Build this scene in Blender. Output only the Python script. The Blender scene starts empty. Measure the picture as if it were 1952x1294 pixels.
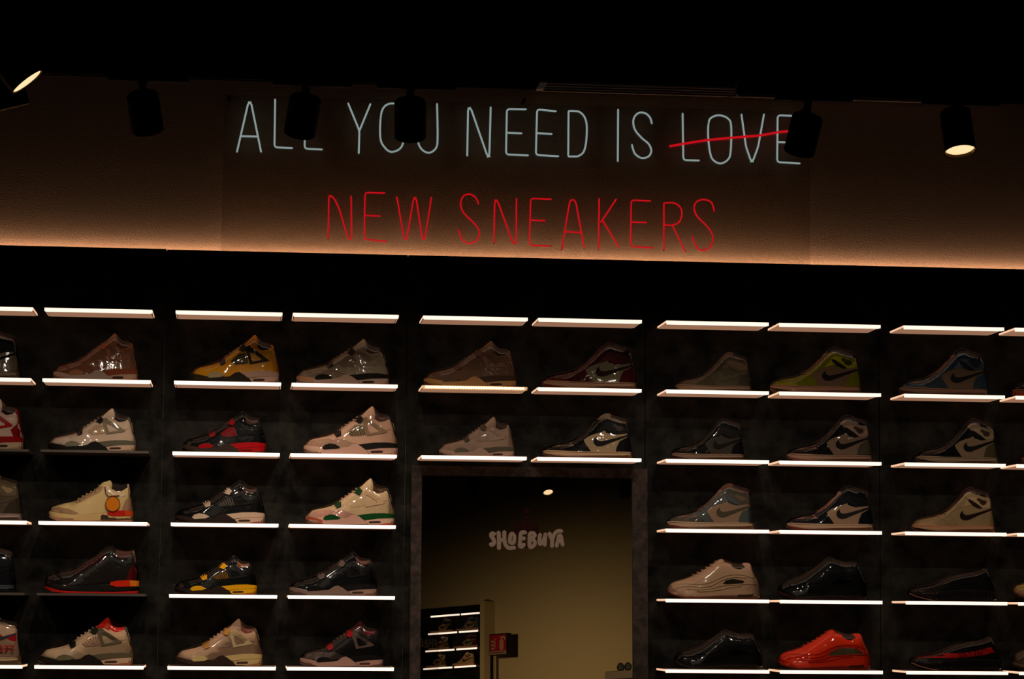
import bpy, bmesh, math, random
from mathutils import Vector, Matrix
from mathutils.geometry import delaunay_2d_cdt

S = bpy.context.scene
C = S.collection
# ------------------------------------------------------------------ camera
FPX, PITCH, YAW, ROLL, CAMD = 4841.417, 0.1063145, 0.1029831, 0.00886106, 8.64
CAM = Vector((0, -CAMD, 1.6))
_fw = Vector((math.sin(YAW)*math.cos(PITCH), math.cos(YAW)*math.cos(PITCH), math.sin(PITCH)))
_r = Vector((math.cos(YAW), -math.sin(YAW), 0)); _u = _r.cross(_fw)
_r2 = _r*math.cos(ROLL) + _u*math.sin(ROLL); _u2 = _u*math.cos(ROLL) - _r*math.sin(ROLL)
cd = bpy.data.cameras.new('camera'); co = bpy.data.objects.new('camera', cd); C.objects.link(co)
cd.sensor_width = 36; cd.lens = FPX/1952*36; cd.clip_start = 0.05; cd.clip_end = 100
m3 = Matrix((_r2, _u2, -_fw)).transposed()
co.matrix_world = Matrix.Translation(CAM) @ m3.to_4x4()
S.camera = co
# ------------------------------------------------------------------ world, exposure
S.view_settings.view_transform = 'Standard'; S.view_settings.look = 'None'
S.view_settings.exposure = 0; S.view_settings.gamma = 1; S.view_settings.use_curve_mapping = False
w = bpy.data.worlds.new('world'); S.world = w; w.use_nodes = True
w.node_tree.nodes['Background'].inputs[0].default_value = (1, .75, .55, 1)
w.node_tree.nodes['Background'].inputs[1].default_value = 0.0
# light levels
SPOT_W = 18.0          # track lamps aimed at the shelves
FILL_W = 24.0          # added fill spotlights on the out of frame track
COVE = 11.0            # led strip behind the cornice
LED = 1.28             # led strips in the shelf fronts
FAR_W = 118.0

def ray(px, py): return _fw + _r2*((px-976)/FPX) - _u2*((py-647)/FPX)
def at(px, py, Y):                     # point of the vertical plane y = Y seen at a measured place
    d = ray(px, py); return CAM + d*((Y+CAMD)/d.y)

# ------------------------------------------------------------------ materials
_m = {}
def mat(key, col=(.5, .5, .5), rough=.5, metal=0, coat=0, emis=None, es=0, bump=0, bscale=80, var=0, vscale=6, detail=3, spec=.5):
    if key in _m: return _m[key]
    m = bpy.data.materials.new(key); _m[key] = m; m.use_nodes = True
    nt = m.node_tree; b = nt.nodes['Principled BSDF']
    b.inputs['Base Color'].default_value = (*col, 1); b.inputs['Roughness'].default_value = rough
    b.inputs['Metallic'].default_value = metal
    b.inputs['Coat Weight'].default_value = coat; b.inputs['Coat Roughness'].default_value = .06
    b.inputs['Specular IOR Level'].default_value = spec
    if emis:
        b.inputs['Emission Color'].default_value = (*emis, 1); b.inputs['Emission Strength'].default_value = es
    if bump or var:
        tc = nt.nodes.new('ShaderNodeTexCoord')
        if bump:
            n = nt.nodes.new('ShaderNodeTexNoise'); n.inputs['Scale'].default_value = bscale; n.inputs['Detail'].default_value = detail
            nt.links.new(tc.outputs['Object'], n.inputs['Vector'])
            bu = nt.nodes.new('ShaderNodeBump'); bu.inputs['Strength'].default_value = bump; bu.inputs['Distance'].default_value = .004
            nt.links.new(n.outputs[0], bu.inputs['Height']); nt.links.new(bu.outputs[0], b.inputs['Normal'])
        if var:
            n2 = nt.nodes.new('ShaderNodeTexNoise'); n2.inputs['Scale'].default_value = vscale; n2.inputs['Detail'].default_value = 6
            n2.inputs['Roughness'].default_value = .65
            nt.links.new(tc.outputs['Object'], n2.inputs['Vector'])
            r = nt.nodes.new('ShaderNodeValToRGB'); r.color_ramp.elements[0].position = .38; r.color_ramp.elements[1].position = .66
            r.color_ramp.elements[0].color = (*[c*(1-var) for c in col], 1); r.color_ramp.elements[1].color = (*[min(1, c*(1+var)) for c in col], 1)
            nt.links.new(n2.outputs[0], r.inputs[0]); nt.links.new(r.outputs[0], b.inputs['Base Color'])
    return m
def srgb(r, g, b):
    f = lambda c: (c/255/12.92 if c/255 <= .04045 else ((c/255+.055)/1.055)**2.4)
    return (f(r), f(g), f(b))

PLASTER = mat('plaster beige', (.47, .365, .29), .9, bump=.5, bscale=170, detail=5, spec=.1)
CLAD = mat('dark stone laminate', (.0125, .0112, .0088), .7, bump=.35, bscale=60, var=.85, vscale=11, spec=.12)
FRAMEM = mat('dark wood laminate', (.042, .029, .024), .7, bump=.5, bscale=120, var=.45, vscale=30, spec=.1)
BLACKP = mat('black ceiling paint', (.003, .003, .003), .95, spec=0)
FLOORM = mat('grey floor', (.05, .045, .04), .5, var=.2, vscale=2)
ROOMW = mat('room paint', (.10, .085, .07), .9, spec=.1)
FARW = mat('far wall paint', (.50, .40, .24), .9, bump=.2, bscale=60, spec=.1)
LAMPB = mat('lamp black', (.004, .004, .004), .55, spec=.25)
TRACKM = mat('track black', (.005, .005, .005), .75, spec=.15)
VENTM = mat('vent brown grey', (.42, .35, .30), .6)
LEDM = mat('led diffuser', (.8, .7, .6), .4, emis=(1, .80, .66), es=LED)
LEDDOT = mat('led dot', (.9, .8, .6), .4, emis=(1, .72, .42), es=9)
LEDBED = mat('led bed', (.8, .6, .4), .4, emis=(1, .52, .25), es=.42)
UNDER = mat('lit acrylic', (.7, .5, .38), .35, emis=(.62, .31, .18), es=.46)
EDGE = mat('lit acrylic edge', (.8, .65, .5), .3, emis=(1, .60, .38), es=.95)
TOPM = mat('shelf top', (.45, .30, .24), .35, coat=.3)
OFFM = mat('unlit shelf', (.10, .07, .055), .45)
COVEM = mat('cove led', (.9, .8, .7), .5, emis=(1, .54, .30), es=COVE)
NEW = mat('white neon tube', (.35, .36, .36), .35, emis=(.48, .62, .60), es=.47)
NER = mat('red neon tube', (.45, .05, .04), .3, emis=(.60, .004, .010), es=.85)
NECAP = mat('tube end cap', (.75, .7, .65), .4)
LENS = mat('lamp lens', (.9, .8, .6), .3, emis=(1, .68, .36), es=1.15)
LENSRING = mat('lamp reflector ring', (.45, .30, .12), .25, metal=.8)
MIRROR = mat('mirror glass', (.86, .84, .80), 0.0, metal=1)
DECW = mat('white decal', (.26, .18, .14), .6, spec=.05)
DECR = mat('dark red decal', (.018, .003, .004), .7, spec=.03)
FARLET = mat('far lettering', (.11, .095, .075), .6)

def glassy(key, tint, gl=.08, rough=.05, bump=0, bs=40):
    m = bpy.data.materials.new(key); m.use_nodes = True; nt = m.node_tree; nt.nodes.clear()
    out = nt.nodes.new('ShaderNodeOutputMaterial'); mx = nt.nodes.new('ShaderNodeMixShader')
    t = nt.nodes.new('ShaderNodeBsdfTransparent'); t.inputs[0].default_value = (*tint, 1)
    g = nt.nodes.new('ShaderNodeBsdfGlossy'); g.inputs['Roughness'].default_value = rough
    fr = nt.nodes.new('ShaderNodeFresnel'); fr.inputs[0].default_value = 1.45
    nt.links.new(fr.outputs[0], mx.inputs[0]); nt.links.new(t.outputs[0], mx.inputs[1]); nt.links.new(g.outputs[0], mx.inputs[2])
    nt.links.new(mx.outputs[0], out.inputs[0])
    if bump:
        tc = nt.nodes.new('ShaderNodeTexCoord'); n = nt.nodes.new('ShaderNodeTexNoise'); n.inputs['Scale'].default_value = bs
        n.inputs['Detail'].default_value = 2; n.inputs['Distortion'].default_value = .6
        b = nt.nodes.new('ShaderNodeBump'); b.inputs['Strength'].default_value = bump; b.inputs['Distance'].default_value = .006
        nt.links.new(tc.outputs['Object'], n.inputs['Vector']); nt.links.new(n.outputs[0], b.inputs['Height'])
        nt.links.new(b.outputs[0], g.inputs['Normal']); nt.links.new(b.outputs[0], fr.inputs['Normal'])
    _m[key] = m; return m
WRAP = glassy('clear plastic wrap', (.97, .97, .97), rough=.05, bump=.22, bs=26)
ACRYL = glassy('smoked acrylic', (.93, .92, .90), rough=.12)

# ------------------------------------------------------------------ helpers
def obj(name, me, m=None, parent=None, smooth=False):
    if isinstance(me, bmesh.types.BMesh):
        bm = me; me = bpy.data.meshes.new(name); bm.to_mesh(me); bm.free()
    o = bpy.data.objects.new(name, me); C.objects.link(o)
    if m and not me.materials: me.materials.append(m)
    if smooth:
        for p in me.polygons: p.use_smooth = True
    if parent: o.parent = parent
    return o
def thing(name, label, cat, loc=(0, 0, 0), group=None, rot=(0, 0, 0)):
    o = bpy.data.objects.new(name, None); C.objects.link(o); o.location = loc; o.rotation_euler = rot
    o.empty_display_size = .05
    return tag(o, label, cat, group)
def tag(o, label, cat, group=None):
    o['label'] = label; o['category'] = cat
    if group: o['group'] = group
    return o
def box(bm, a, b, bev=0):
    vs = [bm.verts.new((x, y, z)) for x in (a[0], b[0]) for y in (a[1], b[1]) for z in (a[2], b[2])]
    fs = [bm.faces.new([vs[i] for i in q]) for q in ((0, 1, 3, 2), (4, 6, 7, 5), (0, 4, 5, 1), (2, 3, 7, 6), (0, 2, 6, 4), (1, 5, 7, 3))]
    if bev:
        es = list({e for f in fs for e in f.edges})
        bmesh.ops.bevel(bm, geom=es, offset=bev, segments=1, affect='EDGES')
def boxo(name, a, b, m, parent=None, bev=0):
    bm = bmesh.new(); box(bm, a, b, bev); bmesh.ops.recalc_face_normals(bm, faces=bm.faces); return obj(name, bm, m, parent)
def struct(name, a, b, m, bev=0):
    o = boxo(name, a, b, m, None, bev); o['kind'] = 'structure'; return o
def cyl(bm, p0, p1, r0, r1=None, n=20, cap0=True, cap1=True):
    r1 = r0 if r1 is None else r1
    p0, p1 = Vector(p0), Vector(p1); d = (p1-p0).normalized()
    a = d.orthogonal().normalized(); b = d.cross(a)
    A = [bm.verts.new(p0+(a*math.cos(t)+b*math.sin(t))*r0) for t in [2*math.pi*i/n for i in range(n)]]
    B = [bm.verts.new(p1+(a*math.cos(t)+b*math.sin(t))*r1) for t in [2*math.pi*i/n for i in range(n)]]
    for i in range(n): bm.faces.new((A[i], A[(i+1) % n], B[(i+1) % n], B[i]))
    if cap0: bm.faces.new(A[::-1])
    if cap1: bm.faces.new(B)
def catmull(pts, k=6, closed=False):
    n = len(pts); out = []
    rng = range(n if closed else n-1)
    for i in rng:
        if closed: p0, p1, p2, p3 = pts[(i-1) % n], pts[i], pts[(i+1) % n], pts[(i+2) % n]
        else: p0, p1, p2, p3 = pts[max(i-1, 0)], pts[i], pts[i+1], pts[min(i+2, n-1)]
        for j in range(k):
            t = j/k
            out.append(.5*((2*p1)+(p2-p0)*t+(2*p0-5*p1+4*p2-p3)*t*t+(3*p1-p0-3*p2+p3)*t**3))
    if not closed: out.append(pts[-1])
    return out
def tube(bm, pts, r, n=8, closed=False, flat=None):
    """swept tube; flat=(nrm,thick) gives a flat ribbon section"""
    N = len(pts); rings = []
    up = flat[0].normalized() if flat else Vector((0, 1, 0))
    for i, p in enumerate(pts):
        if closed: t = pts[(i+1) % N]-pts[i-1]
        else: t = pts[min(i+1, N-1)]-pts[max(i-1, 0)]
        if t.length < 1e-9: t = Vector((0, 0, 1))
        t.normalize(); s = t.cross(up)
        if s.length < 1e-4: s = t.orthogonal()
        s.normalize(); q = up if flat else s.cross(t)
        rr = r(i/(N-1)) if callable(r) else r
        h = flat[1] if flat else rr
        rings.append([bm.verts.new(p+s*math.cos(a)*rr+q*math.sin(a)*h) for a in [2*math.pi*k/n for k in range(n)]])
    M = N if closed else N-1
    for i in range(M):
        A, B = rings[i], rings[(i+1) % N]
        for k in range(n): bm.faces.new((A[k], A[(k+1) % n], B[(k+1) % n], B[k]))
    if not closed:
        for i, sg in ((0, -1), (-1, 1)):
            R = rings[i]; t = (pts[0]-pts[1] if i == 0 else pts[-1]-pts[-2]).normalized()
            rr = r(0 if i == 0 else 1) if callable(r) else r
            c = bm.verts.new(pts[i]+t*rr*.8)
            for k in range(n): bm.faces.new((R[k], R[(k+1) % n], c))

# ------------------------------------------------------------------ room shell
ZC = 3.465
YB = 0.192      # front of the dark cladding; shelf fronts stand at y = 0
struct('floor', (-7, -34, -.1), (14, .6, 0), FLOORM)
struct('ceiling', (-7, -34, 6.2), (14, .6, 6.3), BLACKP)
struct('trim_1', (-7, -2.6, ZC), (14, .299, 3.9), BLACKP)        # lowered black soffit over the shoe wall
struct('wall_left', (-7.1, -34, 0), (-7, .6, 6.2), ROOMW)
struct('wall_right', (14, -34, 0), (14.1, .6, 6.2), ROOMW)
struct('wall_front', (-7, -34.1, 0), (14, -34, 6.2), ROOMW)
wb = struct('wall_back', (-7, .30, 0), (14, .42, 6.2), PLASTER)
# dark cladding panels, one per bay
seams = [-3.62, -1.985, -1.142, -.297, .5435, 1.387, 2.229, 3.071, 4.2]
for i in range(len(seams)-1):
    x0, x1 = seams[i]+.0012, seams[i+1]-.0012
    top = 2.8385 + (0.0018 if i <= 2 else 0)
    boxo('cladding_panel', (x0, YB, .08), (x1, YB+.018, top), CLAD, wb, .0006)
boxo('seam_light_block', (-3.6, YB+.018, 2.74), (4.2, YB+.021, 2.836), BLACKP, wb)  # unseen strip, added to stop cove light leaking through the panel seams
# cove light lying in the gap between cladding and plaster
cv = thing('cove_light', 'warm light strip hidden behind the top edge of the dark shoe wall', 'light', (0, .215, 2.838))
bm = bmesh.new(); box(bm, (-3.55, .058, 0), (4.15, .070, .004)); obj('led_strip', bm, COVEM, cv)
bm = bmesh.new(); box(bm, (-3.56, .050, -.014), (4.16, .076, -.0005)); obj('channel', bm, TRACKM, cv)
# linear air vent in the ceiling
vt = thing('air_vent', 'slim brown linear air vent in the black ceiling above the neon sign', 'vent', (1.5, .21, ZC))
boxo('backing', (-.5, -.073, -.003), (1.2, .073, -.0005), LAMPB, vt)
boxo('end_plate', (-.5, -.074, -.008), (-.475, .074, -.003), VENTM, vt)
for k in range(4):
    y = -.072+k*.0445
    boxo('slat', (-.475, y, -.010), (1.2, y+.011, -.003), VENTM, vt)

# ------------------------------------------------------------------ lamps and tracks
def dirv(tx, ty): return Vector((tx, ty, -1)).normalized()
def lamp(label, pos, d, stem_top, power, L=.115, R=.0475, cone=66, group='black track spotlights', lit=True, adapter=True, rec=.009):
    """pos = centre of the cylinder's upper end"""
    pos = Vector(pos); t = thing('track_spotlight', label, 'spotlight', (pos.x, pos.y, stem_top), group)
    o = Vector((pos.x, pos.y, stem_top)); P = pos-o
    if adapter:
        boxo('adapter', (-.100, -.017, -.013), (.136, .017, -.0004), TRACKM, t, .002)
    bm = bmesh.new(); cyl(bm, (0, 0, -.008), P+d*.012, .0115, n=12); obj('stem', bm, LAMPB, t)
    bm = bmesh.new(); cyl(bm, (0, 0, -.009), (0, 0, -.020), .018, .012, n=16); obj('swivel', bm, LAMPB, t)
    bm = bmesh.new()
    cyl(bm, P, P+d*.006, R*.93, R, n=40, cap1=False)
    cyl(bm, P+d*.006, P+d*L, R, R, n=40, cap0=False, cap1=False)
    cyl(bm, P+d*L, P+d*(L-.004), R, R*.93, n=40, cap0=False, cap1=False)
    cyl(bm, P+d*(L-.004), P+d*(L-.022), R*.93, R*.92, n=40, cap0=False, cap1=False)
    bmesh.ops.remove_doubles(bm, verts=bm.verts, dist=1e-5)
    h = obj('housing', bm, LAMPB, t, True)
    bm = bmesh.new()
    for a, b_, r0, r1 in ((.0004, rec*.45, .95, .91), (rec*.55, rec*.97, .92, .885)):
        cyl(bm, P+d*(L-a), P+d*(L-b_), R*r0, R*r1, n=40, cap0=False, cap1=False)
    obj('reflector_ring', bm, LENSRING, h, True)
    bm = bmesh.new(); cyl(bm, P+d*(L-rec), P+d*(L-rec-.0035), R*.90, n=32); obj('lens', bm, LENS if lit else LAMPB, t)
    if power:
        ld = bpy.data.lights.new('spot', 'SPOT'); ld.energy = power; ld.color = (1, .85, .68)
        ld.spot_size = math.radians(cone); ld.spot_blend = .55; ld.shadow_soft_size = .016
        lo = bpy.data.objects.new('lamp_beam', ld); C.objects.link(lo); lo.parent = t
        lo.location = P+d*(L+.002); lo.rotation_euler = d.to_track_quat('-Z', 'Y').to_euler()
    return t
YT = -1.2; ZT = 3.154
def track(name, x0, x1, label, y=YT, z=ZT, wires=(), zc=ZC):
    t = thing(name, label, 'lighting track', (x0, y, z))
    bm = bmesh.new()
    box(bm, (0, -.017, .008), (x1-x0, .017, .036)); box(bm, (0, -.017, 0), (x1-x0, -.010, .008)); box(bm, (0, .010, 0), (x1-x0, .017, .008))
    obj('rail', bm, TRACKM, t)
    boxo('end_cap', (-.006, -.018, -.001), (0, .018, .037), LAMPB, t); boxo('end_cap', (x1-x0, -.018, -.001), (x1-x0+.006, .018, .037), LAMPB, t)
    for wx in wires:
        bm = bmesh.new(); cyl(bm, (wx-x0, 0, .036), (wx-x0, 0, zc-z), .0012, n=6); obj('hanging_wire', bm, TRACKM, t)
    return t
track('light_track', -3.0, at(857, 167, YT).x, 'black ceiling light track above the left half of the neon sign', wires=(at(118, 110, YT).x, at(770, 120, YT).x))
track('light_track', at(1407, 180, YT).x, 4.2, 'black ceiling light track running off to the right edge', wires=(at(1465, 120, YT).x, 2.6))
def lampx(px, py): return at(px, py, YT)
p = lampx(271, 180); lamp('black track spotlight hanging left of the neon sign', (p.x, YT, p.z), dirv(.17, .68), ZT, SPOT_W)
p = lampx(583, 187); lamp('black track spotlight covering the second L of the white neon ALL', (p.x, YT, p.z), dirv(-.16, .68), ZT, SPOT_W)
p = lampx(782, 193); lamp('black track spotlight hiding part of the white neon YOU', (p.x, YT, p.z), dirv(.06, .68), ZT, SPOT_W)
p = lampx(1540, 223); lamp('black track spotlight covering the last E of the white neon LOVE', (p.x, YT, p.z), dirv(-.14, .66), ZT, SPOT_W)
p = lampx(1820, 213); lamp('lit track spotlight with its round lens facing the room, far right', (p.x, YT, p.z), dirv(.05, -.26), ZT, SPOT_W*.5, L=.133)
# two lamps of a cross track at the left edge
p = at(1, 92, -1.6); track_l = None
lamp('lit spotlight seen edge on in the top left corner, aimed down right', (p.x, -1.6, p.z), Vector((.66, .04, -.80)).normalized(), ZC-.001, SPOT_W, L=.12, R=.052, adapter=False, rec=.003)
p = at(5, 122, -1.34)
lamp('dark spotlight at the left edge just below the lit one', (p.x, -1.34, p.z), Vector((.27, .15, -.95)).normalized(), ZC-.001, SPOT_W, L=.128, R=.046, adapter=False)
# second row of spotlights on its own track, unseen, added as frontal fill
track('light_track', -2.8, 4.0, 'black ceiling light track out of frame, added to carry the fill spotlights', y=-2.55, z=3.40, wires=(-2, 3))
for k, x in enumerate((-2.2, -1.5, -.9, -.2, .7, 1.2, 2.0, 2.9)):
    lamp(['first','second','third','fourth','fifth','sixth','seventh','last'][k]+' added fill spotlight from the left on the out of frame track', (x, -2.55, 3.355), dirv(.05*((k % 3)-1), 1.28), 3.4, FILL_W, cone=50, group='added fill spotlights on the out of frame track')

# ------------------------------------------------------------------ shelves
W = .36; XC = [-1.0951, -.6955, -.2557, .1415, .5869, .984, 1.4303, 1.8274, 2.2704, 2.6698]
ZR = [2.6036-.2397*i for i in range(6)]
def shelf_meshes():
    r = {}
    bm = bmesh.new(); box(bm, (.0005, .003, -.0065), (W-.0005, YB-.001, 0)); r['board'] = bm
    bm = bmesh.new(); box(bm, (0, 0, -.0115), (W, .003, 0)); box(bm, (.004, .003, -.0115), (W-.004, .018, -.0067)); r['led_diffuser'] = bm
    bm = bmesh.new(); box(bm, (.004, .019, -.0078), (W-.004, YB-.002, -.0067)); r['underside'] = bm
    bm = bmesh.new(); box(bm, (-.0008, .003, -.0066), (.0004, YB-.001, 0)); r['side_edge'] = bm
    out = {}
    for k, b in r.items():
        me = bpy.data.meshes.new(k); b.to_mesh(me); b.free(); out[k] = me
    return out
SM = shelf_meshes()
for k, m in (('board', TOPM), ('led_diffuser', LEDM), ('underside', UNDER), ('side_edge', EDGE)): SM[k].materials.append(m)
bm = bmesh.new(); box(bm, (.0, .0, -.0085), (W, YB-.001, 0), .0006); OFFME = bpy.data.meshes.new('off_board'); bm.to_mesh(OFFME); bm.free(); OFFME.materials.append(OFFM)
def shelf(r, c, label):
    x, z = XC[c], ZR[r]
    unlit = (r in (2, 4) and c <= 1)
    t = thing('display_shelf', label, 'shelf', (x, 0, z), 'unlit wall shelves' if unlit else 'glowing wall shelves')
    if unlit:
        obj('board', OFFME, None, t); return
    obj('board', SM['board'], None, t)
    if (r, c) == (1, 4):
        bm = bmesh.new(); box(bm, (0, 0, -.0115), (W, .003, 0)); box(bm, (.004, .003, -.0115), (W-.004, .034, -.0067)); obj('led_bed', bm, LEDBED, t)
        bm = bmesh.new()
        for i in range(38):
            u = .013+i*.009; bmesh.ops.create_icosphere(bm, subdivisions=1, radius=.0034, matrix=Matrix.Translation((u, -.0008, -.0055)))
        o = obj('led_dots', bm, LEDDOT, t, True); o['kind'] = 'stuff'
    else:
        obj('led_diffuser', SM['led_diffuser'], None, t)
    obj('underside', SM['underside'], None, t)
    obj('side_edge', SM['side_edge'], None, t)
    obj('side_edge', SM['side_edge'], None, t).location.x = W+.0004

# ------------------------------------------------------------------ shoes
def interp(pts, x):
    if x <= pts[0][0]: return pts[0][1]
    for a, b in zip(pts, pts[1:]):
        if x <= b[0]: return a[1]+(b[1]-a[1])*(x-a[0])/max(1e-9, b[0]-a[0])
    return pts[-1][1]
WID = [(0, .03), (.015, .062), (.04, .098), (.09, .135), (.18, .168), (.30, .180), (.42, .168), (.55, .148), (.7, .136), (.82, .128), (.92, .108), (.97, .080), (.99, .055), (1, .03)]
STN = sorted(set([0, .006, .015, .028, .045, .07, .1, .13] + [.16+i*.025 for i in range(29)] + [.885, .905, .925, .94, .955, .968, .98, .99, .996, 1]))
class Shoe:
    def __init__(s, tpl, L, H, root, wrapmat=True):
        s.t = tpl; s.L = L; s.k = H/(tpl['H']*L); s.root = root   # vertical stretch
    def P(s, x, y, z): return Vector((x*s.L, y*s.L, z*s.L*s.k))
    def surf(s, x, z):
        t = s.t; z0 = interp(t['solt'], x)-.015; z1 = interp(t['top'], x); x = min(max(x, 0), 1)
        h = max(z1-z0, .01); q = min(max((z-z0)/h, 0), .97)
        kk = 2.0+min(max((x-.25)/.35, 0), 1)*5
        tall = min(max((z-z0)/.5, 0), 1)
        return interp(WID, x)*(1-.40*tall)*(1-q**kk)**.5
    def sole_surf(s, x, z):
        return interp(WID, min(max(x, 0), 1))*1.03+.010
    def loft(s, name, m, zb, zt, prof, n=12, parent=None, smooth=True, stations=STN):
        """closed body from lateral to medial side; prof(x,z) half width"""
        bm = bmesh.new(); rows = []
        for x in stations:
            a, b = zb(x), zt(x); row = []
            qs = [math.sin(math.pi/2*i/n) for i in range(n+1)]
            for q in qs: z = a+(b-a)*q; row.append(bm.verts.new(s.P(x, -prof(x, z), z)))
            for q in reversed(qs): z = a+(b-a)*q; row.append(bm.verts.new(s.P(x, prof(x, z), z)))
            rows.append(row)
        for A, B in zip(rows, rows[1:]):
            for i in range(len(A)-1): bm.faces.new((A[i], A[i+1], B[i+1], B[i]))
            bm.faces.new((A[-1], A[0], B[0], B[-1]))
        bm.faces.new(rows[0][::-1]); bm.faces.new(rows[-1])
        bmesh.ops.recalc_face_normals(bm, faces=bm.faces)
        return obj(name, bm, m, parent or s.root, smooth)
    def panel(s, name, m, poly, off=.004, sole=False, parent=None, th=.008, holes=(), step=.03, both=False):
        f = s.sole_surf if sole else s.surf
        # densify outline
        def dens(pl):
            out = []
            for i, a in enumerate(pl):
                b = pl[(i+1) % len(pl)]; d = math.hypot(b[0]-a[0], b[1]-a[1]); k = max(1, int(d/(step*.8)))
                for j in range(k): out.append((a[0]+(b[0]-a[0])*j/k, a[1]+(b[1]-a[1])*j/k))
            return out
        loops = [dens(poly)]+[dens(h) for h in holes]
        vs = []; faces = []
        for lp in loops:
            b0 = len(vs); vs += [Vector(p) for p in lp]; faces.append(list(range(b0, b0+len(lp))))
        def inside(p, pl):
            r = False
            for i in range(len(pl)):
                a, b = pl[i], pl[i-1]
                if (a[1] > p[1]) != (b[1] > p[1]) and p[0] < (b[0]-a[0])*(p[1]-a[1])/(b[1]-a[1])+a[0]: r = not r
            return r
        xs = [p[0] for p in poly]; zs = [p[1] for p in poly]
        x = min(xs)+step*.5
        while x < max(xs):
            z = min(zs)+step*.5
            while z < max(zs):
                if inside((x, z), poly) and not any(inside((x, z), h) for h in holes): vs.append(Vector((x, z)))
                z += step
            x += step
        edges = [(l[i], l[(i+1) % len(l)]) for l in faces for i in range(len(l))]
        rv, re, rf, *_ = delaunay_2d_cdt(vs, edges, [], 0, 1e-6)
        bm = bmesh.new(); V = []; B = []
        for v in rv:
            y = f(v.x, v.y)
            V.append(bm.verts.new(s.P(v.x, -(y+off), v.y))); B.append(bm.verts.new(s.P(v.x, -(y+off-th), v.y)))
        cnt = {}; keep = []
        for fc in rf:
            cx = sum(rv[i].x for i in fc)/len(fc); cz = sum(rv[i].y for i in fc)/len(fc)
            if not inside((cx, cz), poly) or any(inside((cx, cz), h) for h in holes): continue
            keep.append(fc)
            for i in range(len(fc)):
                e = (fc[i], fc[(i+1) % len(fc)]); cnt[tuple(sorted(e))] = cnt.get(tuple(sorted(e)), [])+[e]
            try: bm.faces.new([V[i] for i in fc])
            except ValueError: pass
        for k, e in cnt.items():
            if len(e) == 1:
                a, b = e[0]
                try: bm.faces.new((V[b], V[a], B[a], B[b]))
                except ValueError: pass
        bmesh.ops.delete(bm, geom=[v for v in bm.verts if not v.link_faces], context='VERTS')
        bmesh.ops.recalc_face_normals(bm, faces=bm.faces)
        o = obj(name, bm, m, parent or s.root, False)
        return o
    def slab(s, name, m, poly, hw, parent=None, y0=0, bev=.006):
        bm = bmesh.new(); n = len(poly)
        pl = catmull([Vector((a, 0, b)) for a, b in poly], 3, True)
        cx = sum(p.x for p in pl)/len(pl); cz = sum(p.z for p in pl)/len(pl)
        L = []
        for y, sc in ((-hw, .86), (-hw*.8, 1), (hw*.8, 1), (hw, .86)):
            L.append([bm.verts.new(s.P(cx+(p.x-cx)*sc, y+y0, cz+(p.z-cz)*sc)) for p in pl])
        for A, B in zip(L, L[1:]):
            for i in range(len(pl)): bm.faces.new((A[i], A[(i+1) % len(pl)], B[(i+1) % len(pl)], B[i]))
        f1 = bm.faces.new(L[0][::-1]); f2 = bm.faces.new(L[-1])
        bmesh.ops.triangulate(bm, faces=[f1, f2]); bmesh.ops.recalc_face_normals(bm, faces=bm.faces)
        return obj(name, bm, m, parent or s.root, True)
    def strands(s, name, m, paths, r=.006, off=.004, sole=False, parent=None, closed=False):
        bm = bmesh.new(); f = s.sole_surf if sole else s.surf
        for pth in paths:
            pts = []
            for i in range(len(pth)-1):
                a, b = pth[i], pth[i+1]; k = max(1, int(math.hypot(b[0]-a[0], b[1]-a[1])/.03))
                pts += [(a[0]+(b[0]-a[0])*j/k, a[1]+(b[1]-a[1])*j/k) for j in range(k)]
            pts.append(pth[-1])
            tube(bm, [s.P(x, -(f(x, z)+off), z) for x, z in pts], r*s.L, 6)
        return obj(name, bm, m, parent or s.root, True)
    def laces(s, m, x0, x1, n, r=.010):
        bm = bmesh.new()
        for i in range(n):
            x = x0+(x1-x0)*i/(n-1); z = interp(s.t['top'], x); pts = []
            for k in range(9):
                a = (k/8-.5)*2; pts.append(s.P(x+.012*abs(a), a*.062, z+.012-.05*a*a*a*a))
            tube(bm, pts, r*s.L, 6)
        return obj('laces', bm, m, s.root, True)
    def wrap(s):
        t = s.t; top = t['wrap']
        zb = lambda x: max(interp(t['bot'], x), .004)
        zt = lambda x: interp(top, x)
        def prof(x, z):
            y = interp(WID, x)*1.04+.014; h = max(zt(x)-zb(x), .01); q = min(max((z-zb(x))/h, 0), 1)
            kk = 2.4+min(max((x-.25)/.35, 0), 1)*6
            return y*(1-.42*min(max(z/.5, 0), 1))*(1-min(max(0, (q-.15)/.85), .985)**kk)**.5
        return s.loft('plastic_wrap', WRAP, zb, zt, prof, 10)
def col(c, gloss=.6, coat=0, bump=.10):
    c = tuple(c); return mat('shoe %d %d %d %.2f' % (*c, gloss), srgb(*c), gloss, coat=coat, bump=bump, bscale=120, spec=.08)

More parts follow.
